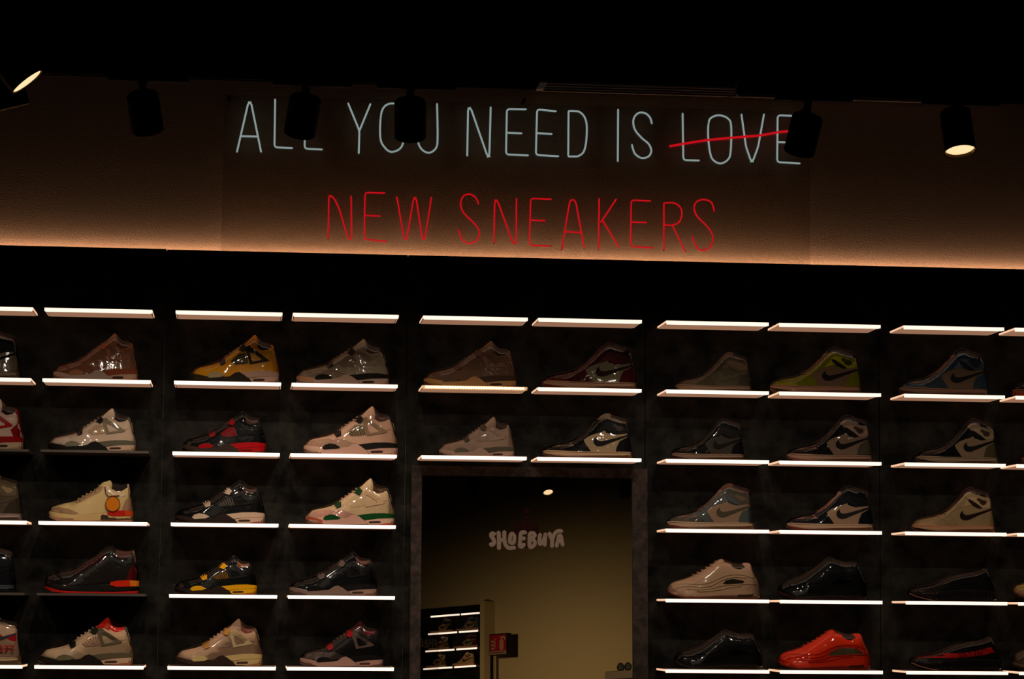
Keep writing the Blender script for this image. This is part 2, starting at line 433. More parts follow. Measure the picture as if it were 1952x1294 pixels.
MID = dict(H=.504, x=1,
  top=[(0, .085), (.02, .107), (.066, .151), (.11, .166), (.17, .178), (.23, .190), (.30, .214), (.39, .272), (.46, .318), (.537, .368), (.596, .412), (.64, .428), (.69, .425), (.73, .405), (.757, .378), (.80, .357), (.86, .368), (.895, .392), (.915, .395), (.935, .35), (.95, .27), (.975, .20), (1, .144)],
  bot=[(0, .035), (.03, .018), (.07, .006), (.12, 0), (1, 0)],
  solt=[(0, .088), (.02, .096), (.1, .08), (.2, .062), (.4, .062), (.6, .075), (1, .095)],
  wrap=[(0, .10), (.02, .125), (.066, .168), (.17, .195), (.30, .235), (.39, .29), (.537, .385), (.65, .46), (.712, .515), (.735, .505), (.80, .44), (.905, .425), (.93, .38), (.965, .28), (.985, .22), (1, .15)])
HIGH = dict(H=.557,
  top=[(0, .095), (.02, .11), (.046, .135), (.08, .15), (.12, .163), (.2, .178), (.277, .195), (.34, .222), (.40, .258), (.446, .292), (.50, .34), (.56, .41), (.60, .46), (.64, .502), (.68, .53), (.72, .535), (.77, .52), (.846, .495), (.91, .482), (.935, .475), (.95, .42), (.96, .30), (.975, .22), (.99, .15), (1, .09)],
  bot=[(0, .050), (.03, .030), (.08, .012), (.15, .003), (.2, 0), (1, 0)],
  solt=[(0, .092), (.03, .098), (.12, .092), (.3, .084), (.6, .086), (1, .092)],
  wrap=[(0, .105), (.02, .13), (.046, .15), (.12, .18), (.277, .215), (.34, .245), (.446, .315), (.56, .435), (.63, .52), (.69, .565), (.73, .565), (.80, .535), (.92, .505), (.95, .45), (.965, .32), (.98, .22), (1, .10)])
RUN = dict(H=.423,
  top=[(0, .10), (.02, .14), (.05, .165), (.09, .184), (.17, .202), (.264, .237), (.358, .284), (.466, .35), (.533, .397), (.58, .412), (.627, .392), (.694, .372), (.735, .345), (.78, .335), (.82, .36), (.86, .378), (.889, .372), (.915, .322), (.942, .255), (.968, .218), (.987, .188), (1, .11)],
  bot=[(0, .085), (.03, .055), (.07, .032), (.13, .012), (.2, 0), (.95, 0), (1, .03)],
  solt=[(0, .10), (.03, .075), (.1, .05), (.2, .03), (.5, .022), (1, .04)],
  wrap=[(0, .11), (.02, .155), (.09, .198), (.17, .218), (.264, .252), (.358, .30), (.466, .366), (.55, .425), (.58, .435), (.65, .41), (.75, .385), (.85, .395), (.89, .39), (.92, .335), (.95, .27), (.985, .205), (1, .12)])
LOW = dict(H=.370,
  top=[(0, .105), (.017, .127), (.06, .142), (.14, .158), (.28, .188), (.35, .23), (.46, .262), (.55, .285), (.624, .302), (.68, .30), (.74, .290), (.80, .292), (.834, .315), (.867, .352), (.89, .358), (.912, .335), (.923, .25), (.95, .21), (.978, .171), (1, .10)],
  bot=[(0, .088), (.03, .065), (.08, .045), (.15, .026), (.24, .005), (.28, 0), (.95, 0), (1, .025)],
  solt=[(0, .105), (.05, .10), (.15, .10), (.3, .11), (.6, .135), (1, .12)],
  wrap=[(0, .11), (.017, .14), (.14, .172), (.28, .202), (.35, .243), (.46, .28), (.624, .318), (.746, .336), (.834, .362), (.875, .385), (.915, .365), (.935, .26), (.98, .18), (1, .11)])
MID3 = dict(H=.474,
  top=[(0, .125), (.026, .160), (.08, .182), (.143, .20), (.22, .215), (.30, .232), (.40, .29), (.532, .36), (.60, .42), (.636, .446), (.69, .445), (.715, .42), (.74, .388), (.79, .362), (.857, .368), (.90, .40), (.93, .425), (.942, .38), (.955, .30), (.98, .227), (1, .12)],
  bot=[(0, .06), (.03, .035), (.08, .016), (.15, .002), (.2, 0), (1, 0)],
  solt=[(0, .12), (.05, .108), (.15, .085), (.3, .07), (.5, .085), (.7, .10), (1, .11)],
  wrap=[(0, .13), (.026, .175), (.143, .215), (.3, .25), (.40, .305), (.532, .378), (.63, .462), (.70, .485), (.74, .46), (.80, .42), (.88, .43), (.935, .45), (.95, .33), (.985, .24), (1, .13)])
def cut(t, dip):   # opening of the collar: lining slab
    return t
def sole(s, m, name='sole'):
    t = s.t
    zb = lambda x: interp(t['bot'], x); zt = lambda x: interp(t['solt'], x)
    def prof(x, z):
        a, b = zb(x), zt(x); q = (z-a)/max(b-a, .005); return s.sole_surf(x, z)*(1-.06*abs(2*q-1)**4)
    return s.loft(name, m, zb, zt, prof, 4)
def upper(s, m):
    t = s.t
    return s.loft('upper', m, lambda x: interp(t['solt'], x)-.012, lambda x: interp(t['top'], x), s.surf, 16)
def crown(cx, cz, w, a=0):
    pts = [(-.5, .0), (-.62, .50), (-.30, .22), (-.16, .62), (.06, .25), (.30, .62), (.38, .22), (.62, .42), (.42, -.42), (-.34, -.50)]
    ca, sa = math.cos(a), math.sin(a)
    return [(cx+(x*ca-z*sa)*w, cz+(x*sa+z*ca)*w) for x, z in pts]

def shoe_mid(s, c):
    body = upper(s, col(c['body']))
    sl = sole(s, col(c['sole']))
    ov = c.get('over', c['body'])
    s.panel('mudguard', col(ov), [(.03, .10), (.06, .135), (.16, .155), (.27, .165), (.31, .15), (.36, .165), (.42, .16), (.50, .128), (.56, .118), (.50, .09), (.38, .075), (.2, .075), (.08, .09)], .003)
    s.slab('tongue', col(c.get('tongue', c['body'])), [(.60, .38), (.64, .44), (.712, .503), (.735, .495), (.752, .44), (.745, .37), (.70, .33)], .075)
    s.slab('collar_lining', col(c.get('lining', (50, 35, 30))), [(.70, .33), (.735, .445), (.80, .405), (.87, .402), (.905, .405), (.92, .34), (.85, .30)], .050)
    s.panel('heel_counter', col(c.get('heel', c['body'])), [(.86, .20), (.93, .26), (.945, .345), (.958, .30), (.985, .20), (.998, .145), (.99, .12), (.90, .12)], .003)
    s.slab('heel_tab', col(c.get('tab', c['body'])), [(.90, .30), (.895, .39), (.912, .41), (.932, .385), (.955, .28), (.98, .21), (.965, .17), (.93, .22)], .055)
    s.panel('ankle_padding', col(c.get('ankle', c['body'])), [(.66, .385), (.70, .41), (.74, .385), (.80, .345), (.87, .36), (.902, .385), (.925, .33), (.915, .27), (.86, .262), (.76, .31)], .006)
    s.panel('lace_stay', col(c.get('stay', ov)), [(.31, .20), (.40, .262), (.53, .348), (.60, .395), (.63, .35), (.55, .318), (.45, .245), (.40, .20), (.33, .175)], .004)
    net = c.get('net', ov); np_ = s.panel('side_mesh', col(net), [(.45, .225), (.54, .305), (.615, .315), (.655, .215), (.60, .198), (.50, .192)], .005)
    gr = c.get('grid')
    if gr:
        pts = []
        for i in range(7):
            t = i/6; pts.append([(.465+.16*t, .228+.07*min(1, t*1.4)), (.51+.14*t, .198+.012*t)])
        s.strands('mesh_rib', col(gr), pts, .0035, .009, parent=np_)
    wg = c.get('wing', ov)
    s.panel('side_wing', col(wg), [(.60, .375), (.655, .40), (.70, .36), (.78, .315), (.885, .245), (.86, .232), (.665, .198), (.645, .27)], .010,
            holes=([(.665, .325), (.70, .318), (.79, .262), (.80, .247), (.70, .226), (.685, .25)],))
    s.panel('lace_tab', col(c['tab1']), crown(.355, .222, .072, .30), .022, th=.014, step=.02)
    s.panel('lace_tab', col(c['tab1']), crown(.585, .368, .072, .9), .024, th=.014, step=.02)
    s.laces(col(c.get('lace', ov)), .40, .56, 5)
    # sole pieces
    s.panel('toe_bumper', col(c.get('toe', c['sole'])), [(.004, .085), (.02, .092), (.10, .078), (.17, .055), (.22, .02), (.16, .012), (.12, .045), (.06, .055), (.012, .058)], .003, True)
    s.panel('forefoot_pod', col(c['pod']), [(.19, .065), (.215, .095), (.27, .112), (.33, .105), (.385, .075), (.34, .055), (.22, .045)], .006, True)
    s.panel('midsole_wave', col(c.get('wave', c['sole'])), [(.17, .02), (.20, .045), (.30, .052), (.40, .058), (.45, .07), (.50, .105), (.545, .115), (.60, .09), (.66, .045), (.69, .012), (.40, .006), (.2, .006)], .009, True)
    s.panel('heel_wedge', col(c['wedge']), [(.565, .105), (.63, .115), (.75, .13), (.88, .134), (.995, .125), (.998, .085), (.80, .075), (.655, .055), (.60, .085)], .006, True)
    h = s.panel('heel_sole', col(c.get('hsole', c['sole'])), [(.665, .05), (.80, .072), (.998, .082), (.998, .006), (.70, .006)], .004, True)
    s.panel('air_window', col(c.get('air', (70, 50, 42)), .1), [(.70, .030), (.715, .045), (.80, .050), (.835, .047), (.838, .032), (.82, .026), (.72, .023)], .007, True, parent=h)
    s.panel('outsole', col(c.get('out', (110, 70, 55))), [(.78, .004), (.90, .026), (.998, .032), (.998, .003)], .007, True)

def swoosh_poly(dz=0): return [(x, z+dz) for x, z in [(.548, .215), (.562, .245), (.592, .268), (.588, .242), (.600, .222), (.625, .213), (.67, .218), (.76, .243), (.955, .302), (.955, .283), (.80, .222), (.70, .178), (.655, .158), (.61, .150), (.573, .160), (.552, .185)]]
def shoe_high(s, c):
    c = dict(c); r_, g_, b_ = c['sole']; c['sole'] = (min(255, int(r_*1.14)), min(255, int(g_*1.22)), min(255, int(b_*1.24))); c.setdefault('out', c['sole'])
    upper(s, col(c['body'])); sole(s, col(c['sole']))
    s.slab('tongue', col(c.get('collar', c['body'])), [(.54, .40), (.60, .475), (.65, .53), (.70, .555), (.76, .545), (.74, .45), (.62, .40)], .060)
    s.slab('throat', col(c.get('tongue', c['body'])), [(.33, .21), (.40, .268), (.48, .338), (.55, .415), (.615, .49), (.64, .46), (.55, .36), (.44, .25)], .066)
    s.slab('collar_lining', col(c.get('lining', (45, 32, 28))), [(.66, .43), (.70, .535), (.77, .538), (.86, .515), (.94, .488), (.945, .42), (.80, .40)], .055)
    s.panel('toe_box', col(c.get('toebox', c['body'])), [(.10, .142), (.17, .168), (.277, .190), (.33, .205), (.305, .178), (.335, .150), (.30, .148), (.2, .150)], .0035)
    s.panel('toe_cap', col(c.get('toecap', c['body'])), [(.012, .095), (.03, .118), (.07, .135), (.2, .143), (.30, .138), (.35, .122), (.40, .09), (.2, .09)], .006)
    s.panel('side_quarter', col(c['quarter']), [(.435, .222), (.50, .272), (.56, .298), (.64, .322), (.68, .350), (.69, .318), (.78, .290), (.955, .325), (.96, .28), (.85, .22), (.815, .15), (.80, .09), (.52, .088), (.47, .16)], .004)
    s.panel('eyestay', col(c.get('stay', c['body'])), [(.30, .185), (.36, .228), (.45, .282), (.53, .362), (.60, .445), (.65, .40), (.72, .345), (.66, .335), (.60, .315), (.52, .29), (.44, .235), (.45, .17), (.50, .092), (.41, .09), (.37, .13), (.34, .155)], .007)
    s.panel('heel_panel', col(c.get('heel', c['body'])), [(.80, .09), (.82, .155), (.86, .225), (.955, .275), (.975, .215), (.992, .10)], .007)
    s.panel('collar_flap', col(c.get('flap', c['body'])), [(.615, .455), (.655, .495), (.70, .50), (.78, .462), (.945, .425), (.952, .355), (.955, .32), (.84, .30), (.75, .335), (.68, .385)], .008)
    s.panel('collar', col(c.get('collar', c['body'])), [(.70, .50), (.73, .530), (.77, .518), (.85, .492), (.935, .470), (.945, .43), (.86, .44), (.78, .465)], .011)
    s.panel('ankle_strap', col(c.get('strap', c['body'])), [(.665, .415), (.70, .40), (.78, .345), (.83, .305), (.79, .298), (.72, .33), (.67, .375)], .012)
    s.panel('side_swoosh', col(c['mark']), swoosh_poly(c.get('mdz', 0)), .0125, step=.02)
    if c.get('patch'): s.panel('heel_patch', col(c['patch']), [(.83, .315), (.958, .365), (.97, .275), (.90, .278)], .0105)
    lg = c.get('logo')
    if lg:
        e = [(.765, .415), (.80, .425), (.83, .405), (.87, .40), (.90, .375), (.88, .365), (.885, .345), (.86, .35), (.85, .335), (.825, .345), (.80, .365), (.805, .38), (.78, .39)]
        s.panel('wings_emblem', col(lg), e, .0125, step=.02)
    s.strands('eyelets', col(c.get('eyelet', (20, 16, 14))), [[(.37+.040*i, .225+.041*i), (.378+.040*i, .222+.041*i)] for i in range(6)], .0045, .014)
    s.laces(col(c.get('lace', c.get('tongue', c['body']))), .36, .60, 7, .009)
    s.panel('outsole', col(c.get('out', c['sole'])), [(.004, .062), (.05, .052), (.15, .028), (.30, .012), (.36, .002), (.2, .001), (.13, .005), (.05, .024), (.01, .045)], .004, True)
    s.strands('stitching', col(c.get('stitch', (70, 55, 45))), [[(.02, .083), (.3, .070), (.6, .072), (.99, .078)]], .0018, .0045, True)

def shoe_run(s, c):
    up = upper(s, col(c['body'])); sole(s, col(c.get('sole', c['body'])))
    s.slab('tongue', col(c.get('tongue', c['body'])), [(.47, .33), (.54, .402), (.582, .425), (.61, .40), (.60, .35), (.52, .30)], .07)
    s.slab('collar_lining', col((40, 30, 24)), [(.68, .30), (.70, .372), (.76, .365), (.82, .365), (.85, .33), (.78, .28)], .06)
    s.slab('heel_tab', col(c['body']), [(.81, .32), (.818, .38), (.85, .388), (.892, .378), (.915, .32), (.90, .26), (.84, .28)], .06)
    rib = col(c['rib'])
    s.strands('overlay_rib', rib, [[(.04, .13), (.10, .16), (.2, .165), (.32, .16), (.42, .17), (.52, .215), (.60, .25), (.70, .268), (.82, .262), (.93, .225)]], .010, .002)
    s.strands('overlay_rib', rib, [[(.06, .105), (.15, .135), (.25, .135), (.36, .128), (.46, .145), (.54, .19), (.62, .225), (.72, .24), (.84, .232)]], .010, .002)
    s.strands('overlay_rib', rib, [[(.2, .105), (.34, .10), (.46, .115), (.55, .145), (.64, .152), (.74, .158), (.86, .17), (.97, .16)]], .009, .003)
    s.strands('overlay_rib', rib, [[(.3, .08), (.44, .088), (.56, .105), (.66, .13), (.78, .142)]], .009, .003)
    s.panel('side_lens', mat('lens %d %d %d' % tuple(c['lens']), srgb(*c['lens']), .16, metal=.85, coat=.6), c.get('lenspoly', [(.585, .165), (.613, .20), (.694, .218), (.80, .200), (.815, .188), (.80, .172), (.70, .162), (.64, .150)]), .010)
    mg = s.panel('heel_clip', col(c['body']), [(.62, .012), (.66, .05), (.70, .085), (.80, .105), (.95, .12), (.99, .09), (.995, .03), (.96, .01)], .010)
    s.panel('air_window', col(c.get('air', (30, 24, 18)), .1), [(.735, .028), (.745, .050), (.84, .052), (.915, .060), (.90, .032), (.82, .024)], .022, parent=mg)
    s.panel('toe_bumper', col(c.get('toe', c['body'])), [(.01, .10), (.05, .11), (.15, .085), (.24, .04), (.2, .02), (.08, .05), (.02, .08)], .014)
    s.laces(col(c.get('lace', c['body'])), .28, .52, 6, .010)

def shoe_low(s, c):
    upper(s, col(c['body'])); sole(s, col(c['sole'], .2))
    s.slab('pull_tab', col(c['body']), [(.85, .31), (.858, .362), (.89, .372), (.92, .34), (.925, .26), (.89, .26)], .03)
    s.slab('collar_lining', col((22, 18, 16)), [(.66, .26), (.68, .305), (.76, .315), (.83, .318), (.87, .33), (.85, .27)], .055)
    if c.get('stripe'):
        st = s.panel('side_stripe', col(c['stripe']), [(.05, .140), (.20, .168), (.34, .192), (.50, .195), (.62, .205), (.78, .238), (.868, .265), (.92, .20), (.80, .180), (.62, .155), (.45, .138), (.30, .138), (.18, .142)], .004)
        # small dark lettering on the stripe
        tx = bpy.data.curves.new('t', 'FONT'); tx.body = 'SPLY-350'; tx.size = .062; tx.space_character = 1.15
        to = bpy.data.objects.new('t', tx); C.objects.link(to); bpy.context.view_layer.update()
        me = bpy.data.meshes.new_from_object(to.evaluated_get(bpy.context.evaluated_depsgraph_get())); bpy.data.objects.remove(to)
        for v in me.vertices:
            x = .50+v.co.x; z = .158+v.co.y+.11*v.co.x; v.co = s.P(x, -(s.surf(x, z)+.009), z)
        obj('lettering', me, col((25, 8, 8)), st)
    pts = []
    for i in range(26):
        x = .04+i*.036; pts.append([(x, interp(s.t['bot'], x)+.02), (x+.006, interp(s.t['solt'], x)-.004)])
    s.strands('sole_rib', col(c['sole'], .15), pts, .006, .001, True)
    s.strands('upper_seam', col(c.get('seam', (30, 26, 24))), [[(.04, .125), (.2, .135), (.4, .145), (.6, .162), (.8, .188), (.92, .2)]], .003, .003)
    s.laces(col(c.get('lace', c['body'])), .36, .62, 6, .010)
    s.strands('outsole_edge', col((150, 95, 80)), [[(.005, .085), (.06, .052), (.15, .026), (.26, .004)]], .005, .003, True)

def shoe_mid3(s, c):
    upper(s, col(c['body'])); sole(s, col(c['sole']))
    s.slab('tongue', col(c.get('tongue', c['body'])), [(.58, .37), (.62, .44), (.69, .466), (.72, .47), (.745, .41), (.70, .36)], .075)
    s.slab('collar_lining', col(c.get('lining', (38, 28, 24))), [(.70, .33), (.735, .44), (.82, .43), (.90, .43), (.935, .42), (.93, .34), (.84, .31)], .05)
    s.slab('heel_tab', col(c.get('tab', c['body'])), [(.88, .33), (.90, .405), (.932, .438), (.945, .40), (.955, .31), (.93, .28)], .05)
    s.panel('mudguard', col(c['over']), [(.03, .13), (.06, .158), (.13, .165), (.24, .145), (.33, .11), (.37, .09), (.3, .082), (.15, .10), (.06, .115)], .005)
    s.panel('lace_stay', col(c.get('stay', c['body'])), [(.30, .225), (.40, .283), (.53, .352), (.62, .425), (.65, .40), (.60, .34), (.50, .29), (.40, .235), (.33, .205)], .005)
    s.strands('eyelets', col(c.get('eyelet', (90, 45, 30))), [[(.36+.045*i, .238+.032*i), (.366+.045*i, .236+.032*i)] for i in range(6)], .006, .010)
    s.panel('heel_counter', col(c['heel']), [(.86, .13), (.90, .24), (.95, .30), (.975, .235), (.998, .13)], .006)
    s.panel('collar_strap', col(c.get('strap', c['body'])), [(.62, .42), (.66, .44), (.70, .42), (.745, .37), (.80, .345), (.88, .345), (.90, .30), (.80, .28), (.70, .33)], .008)
    w1 = s.panel('heel_wedge', col(c['wedge']), [(.70, .115), (.78, .13), (.90, .135), (.998, .13), (.998, .075), (.76, .068), (.70, .085)], .007, True)
    if c.get('wedge2'): s.panel('wedge_fade', col(c['wedge2']), [(.90, .135), (.998, .130), (.998, .075), (.91, .074)], .010, True, parent=w1)
    s.panel('midsole_stripe', col(c.get('wave', c['sole'])), [(.3, .04), (.42, .075), (.55, .09), (.62, .07), (.62, .02), (.3, .012)], .006, True)
    s.panel('outsole', col(c['out']), [(.004, .07), (.06, .055), (.18, .025), (.4, .016), (.75, .016), (.998, .03), (.998, .004), (.25, .002), (.1, .012), (.01, .05)], .007, True)
    s.panel('shank', col(c.get('shank', (60, 45, 35))), [(.62, .055), (.635, .085), (.70, .078), (.72, .05), (.80, .05), (.80, .035), (.63, .038)], .012, True)
    s.laces(col(c.get('lace', c['body'])), .34, .58, 6)
    if c.get('tag'):
        import math as _
        cx, cz, r = .76, .205, .088
        d = s.panel('round_tag', col(c['tag']), [(cx+r*math.cos(a), cz+r*math.sin(a)) for a in [2*math.pi*i/28 for i in range(28)]], .035, th=.012)
        s.panel('tag_rim', col((90, 45, 15)), [(cx+r*math.cos(a), cz+r*math.sin(a)) for a in [2*math.pi*i/28 for i in range(28)]], .040, th=.010,
                holes=([(cx+r*.92*math.cos(a), cz+r*.92*math.sin(a)) for a in [2*math.pi*i/28 for i in range(28)]],), parent=d)
        s.strands('tag_cord', col((60, 40, 20)), [[(.66, .40), (.67, .33), (.70, .29), (.76, .295), (.83, .30)]], .005, .02)

# sRGB colours with the warm tint of the light left in
WH = (200, 178, 158); OW = (190, 165, 130); BK = (14, 13, 13); GR = (120, 112, 100); RD = (150, 12, 18); GM = (170, 120, 95)
def mk(row, colm, tpl, toe, heel, top, c, label, name='sneaker'):
    # measured extents are turned into a real position and size on the shelf
    y = .100; z = ZR[row+1]
    base = at(toe, 700, y); a = at(toe, 1137, y).x; b = at(heel, 1137, y).x
    L = b-a
    # recompute at the right height
    pz = lambda px: CAM.x+0
    def x_at(px, zz):
        # solve the ray through column px meeting height zz on plane y
        lo, hi = -500., 2500.
        for _ in range(40):
            mid = (lo+hi)/2
            if at(px, mid, y).z > zz: lo = mid
            else: hi = mid
        return at(px, (lo+hi)/2, y).x
    a = x_at(toe, z+.03); b = x_at(heel, z+.05); L = b-a
    H = at((toe+heel)/2, top, y-.03).z - z
    kind = {'M': (MID, shoe_mid), 'H': (HIGH, shoe_high), 'R': (RUN, shoe_run), 'L': (LOW, shoe_low), 'T': (MID3, shoe_mid3)}[tpl]
    t = thing(name, label, 'sneaker', (a, y, z+.0005))
    s = Shoe(kind[0], L, H, t); kind[1](s, c); s.wrap()
    return t, s
D = dict
shoes = {}
def add(row, colm, *a, **k): shoes[(row, colm)] = mk(row, colm, *a, **k)[0]; return shoes[(row, colm)]
# row 0
add(0, 1, 'M', 102, 263, 635, D(body=(150, 97, 68), over=(140, 88, 62), sole=(190, 150, 125), pod=(165, 105, 75), wave=(175, 150, 135), wedge=(140, 70, 42), tab1=(150, 80, 50), out=(190, 115, 70), lining=(90, 50, 32), air=(60, 45, 38)), 'plain brown leather sneaker with pale sole on the upper left shelf')
add(0, 2, 'M', 363, 532, 638, D(body=(205, 140, 22), over=(205, 140, 22), sole=(60, 50, 38), pod=(150, 130, 95), wave=(38, 30, 22), wedge=(170, 135, 115), hsole=(180, 145, 125), toe=(45, 35, 26), net=(62, 52, 36), grid=(120, 95, 45), wing=(40, 34, 26), tab1=(30, 26, 24), lining=(30, 22, 18), out=(120, 60, 35), tongue=(195, 125, 30)), 'yellow mustard sneaker with black side mesh and crown shaped lace tabs')
add(0, 3, 'M', 565, 741, 646, D(body=(170, 150, 122), over=(150, 122, 100), sole=(185, 155, 135), pod=(28, 24, 20), wave=(180, 145, 128), wedge=(30, 26, 24), tab1=(28, 24, 22), tab=(40, 36, 34), lining=(80, 62, 48), out=(190, 100, 70), toe=(195, 130, 80)), 'grey beige sneaker with black tabs and black heel wedge, top row, beside the yellow one')
add(0, 4, 'M', 807.6, 983.6, 649.6, D(body=(125, 88, 68), over=(120, 84, 64), sole=(185, 135, 85), pod=(95, 72, 55), wave=(185, 135, 80), wedge=(70, 50, 38), tab1=(90, 62, 48), lining=(60, 38, 30), out=(130, 60, 40)), 'plain brown sneaker with tan sole standing above the shelf of dotted lights')
add(0, 5, 'H', 1034, 1212, 651.5, D(body=(72, 16, 16), toebox=(92, 62, 55), quarter=(130, 118, 92), mark=(38, 16, 14), sole=(155, 110, 85), out=(100, 30, 25), collar=(40, 12, 12), flap=(48, 12, 12), heel=(82, 16, 16)), 'dark maroon high-top sneaker with off-white side panel')
add(0, 6, 'H', 1287, 1431, 670, D(body=(95, 78, 58), toebox=(105, 80, 62), quarter=(105, 92, 70), mark=(92, 84, 64), sole=(135, 98, 78), flap=(105, 88, 66), collar=(100, 70, 55), heel=(88, 76, 58)), 'small faded khaki brown high-top sneaker on the top row')
add(0, 7, 'H', 1467, 1639.5, 660, D(body=(140, 135, 10), quarter=(148, 112, 88), toebox=(140, 135, 10), mark=(28, 22, 18), sole=(165, 110, 85), tongue=(130, 85, 70), collar=(28, 26, 30), strap=(26, 24, 18), logo=(45, 42, 14), out=(60, 40, 34), eyelet=(40, 40, 10), lace=(140, 110, 60)), 'acid yellow-green high-top sneaker with dark collar and dark check mark')
add(0, 8, 'H', 1714, 1881, 663, D(body=(70, 84, 98), quarter=(150, 120, 95), toebox=(150, 110, 85), mark=(30, 26, 26), sole=(140, 98, 78), collar=(16, 15, 16), flap=(48, 62, 74), strap=(22, 22, 24), tongue=(140, 95, 70), out=(80, 62, 58), heel=(68, 84, 98), logo=(24, 28, 32)), 'slate blue and cream high-top sneaker with black collar, upper right')
# row 1
add(1, 1, 'M', 92.8, 259.3, 778, D(body=(200, 172, 150), over=(198, 175, 155), sole=(45, 38, 32), pod=(125, 115, 95), wave=(26, 24, 22), wedge=(98, 90, 72), hsole=(195, 160, 135), toe=(28, 25, 24), net=(185, 150, 118), grid=(200, 175, 140), wing=(128, 112, 88), tab1=(22, 20, 20), lining=(40, 36, 34), out=(140, 120, 85), tab=(90, 80, 68)), 'white sneaker with grey heel and black crown tabs on the unlit shelf')
add(1, 2, 'M', 347.6, 507, 782.7, D(body=BK, over=(16, 15, 15), sole=(62, 45, 38), pod=(150, 10, 15), wave=(55, 42, 36), wedge=(170, 10, 18), hsole=(165, 12, 18), net=(120, 10, 12), tab1=(130, 10, 14), lining=(70, 45, 40), out=(60, 42, 36), air=(110, 25, 25)), 'black sneaker with bright red heel wedge and red lace tabs')
add(1, 3, 'M', 578.7, 758, 774, D(body=(200, 158, 132), over=(165, 128, 105), sole=(200, 160, 138), pod=(26, 22, 20), wave=(195, 150, 132), wedge=(30, 25, 24), hsole=(195, 152, 132), net=(128, 105, 72), grid=(72, 60, 40), wing=(135, 108, 82), tab1=(24, 22, 22), lining=(80, 55, 45), out=(170, 125, 100), tab=(36, 32, 30), stay=(205, 162, 138)), 'tan and white sneaker with ribbed olive mesh and black lace tabs')
add(1, 4, 'M', 836.5, 979.6, 794, D(body=(160, 130, 112), over=(150, 122, 106), sole=(175, 138, 120), pod=(92, 85, 68), wave=(165, 132, 115), wedge=(82, 75, 60), tab1=(75, 62, 54), lining=(60, 44, 38), out=(150, 100, 85)), 'pale mauve white sneaker with grey-green heel wedge left above the mirror')
add(1, 5, 'H', 1035, 1204, 787, D(body=BK, toebox=(140, 115, 92), quarter=(165, 138, 105), mark=(18, 16, 15), sole=(165, 125, 95), flap=(22, 20, 20), collar=(110, 92, 72), out=(90, 60, 55), logo=(60, 50, 45), heel=BK), 'black and cream high-top sneaker right above the mirror')
add(1, 6, 'H', 1279.6, 1418, 797, D(body=BK, toebox=(75, 58, 50), quarter=(62, 54, 44), mark=(14, 13, 13), sole=(120, 88, 72), out=(60, 38, 34), flap=(20, 19, 19), collar=(26, 24, 22)), 'small black high-top sneaker with dim grey side panel')
add(1, 7, 'H', 1499.7, 1660.5, 790, D(body=BK, toebox=(120, 84, 68), quarter=(145, 116, 95), mark=(20, 17, 16), sole=(145, 105, 86), flap=(145, 116, 95), collar=(20, 18, 18), heel=(92, 82, 68), logo=(48, 38, 34), strap=BK, out=(125, 75, 60), tongue=(60, 45, 38)), 'black high-top sneaker with cream side and grey heel, third row, under the yellow-green one')
add(1, 8, 'H', 1746.5, 1900, 797, D(body=BK, toebox=(90, 62, 50), quarter=(160, 132, 105), mark=(20, 17, 16), sole=(140, 112, 88), flap=(150, 128, 98), collar=(34, 26, 22), heel=(95, 84, 55), logo=(55, 42, 34), strap=BK, out=(50, 38, 32)), 'black high-top sneaker with cream side and olive heel, under the slate blue one')
# row 2
add(2, 1, 'T', 93.9, 254.5, 914.8, D(body=(210, 182, 130), over=(165, 128, 95), sole=(205, 170, 115), heel=(170, 130, 100), wedge=(190, 30, 15), wedge2=(200, 70, 20), out=(180, 130, 105), tag=(215, 120, 15), stay=(180, 140, 110), tab=(195, 155, 130), strap=(215, 185, 150)), 'cream sneaker with a round orange tag and red heel')
add(2, 2, 'M', 334, 505, 913.7, D(body=BK, over=(14, 13, 13), sole=(48, 36, 30), pod=(200, 175, 150), wave=(42, 30, 26), wedge=(200, 170, 145), hsole=(200, 165, 142), net=(34, 30, 28), grid=(130, 115, 98), tab1=(185, 160, 140), ankle=(20, 18, 17), lining=(70, 45, 38), out=(140, 75, 55), wing=(20, 18, 17)), 'black sneaker with white crown tabs and white heel wedge')
add(2, 3, 'M', 582.8, 752, 911.8, D(body=(205, 175, 138), over=(185, 135, 118), sole=(195, 150, 130), pod=(12, 62, 22), wave=(190, 145, 128), wedge=(14, 66, 24), hsole=(205, 165, 145), net=(195, 165, 125), wing=(190, 155, 120), tab1=(16, 58, 24), lining=(80, 55, 38), out=(165, 70, 45), toe=(165, 80, 58), tab=(45, 50, 42), stay=(205, 175, 140)), 'cream and pink sneaker with dark green tabs and heel stripe')
add(2, 6, 'H', 1270.6, 1436, 920.8, D(body=(72, 76, 74), toebox=(140, 105, 88), toecap=(82, 72, 62), quarter=(152, 122, 98), mark=(72, 64, 50), sole=(165, 128, 104), flap=(72, 68, 60), collar=(90, 60, 45), heel=(82, 86, 84), logo=(96, 78, 60), out=(110, 52, 44), stay=(84, 86, 84), tongue=(120, 92, 76)), 'grey and cream high-top sneaker with pale check mark')
add(2, 7, 'H', 1498.8, 1663, 924.8, D(body=(18, 18, 24), toebox=(150, 108, 90), quarter=(165, 132, 105), mark=(26, 24, 26), sole=(165, 125, 100), flap=(12, 12, 15), collar=(12, 12, 15), tongue=(150, 105, 88), heel=(20, 20, 28), out=(110, 45, 40)), 'midnight navy high-top sneaker with cream side panel')
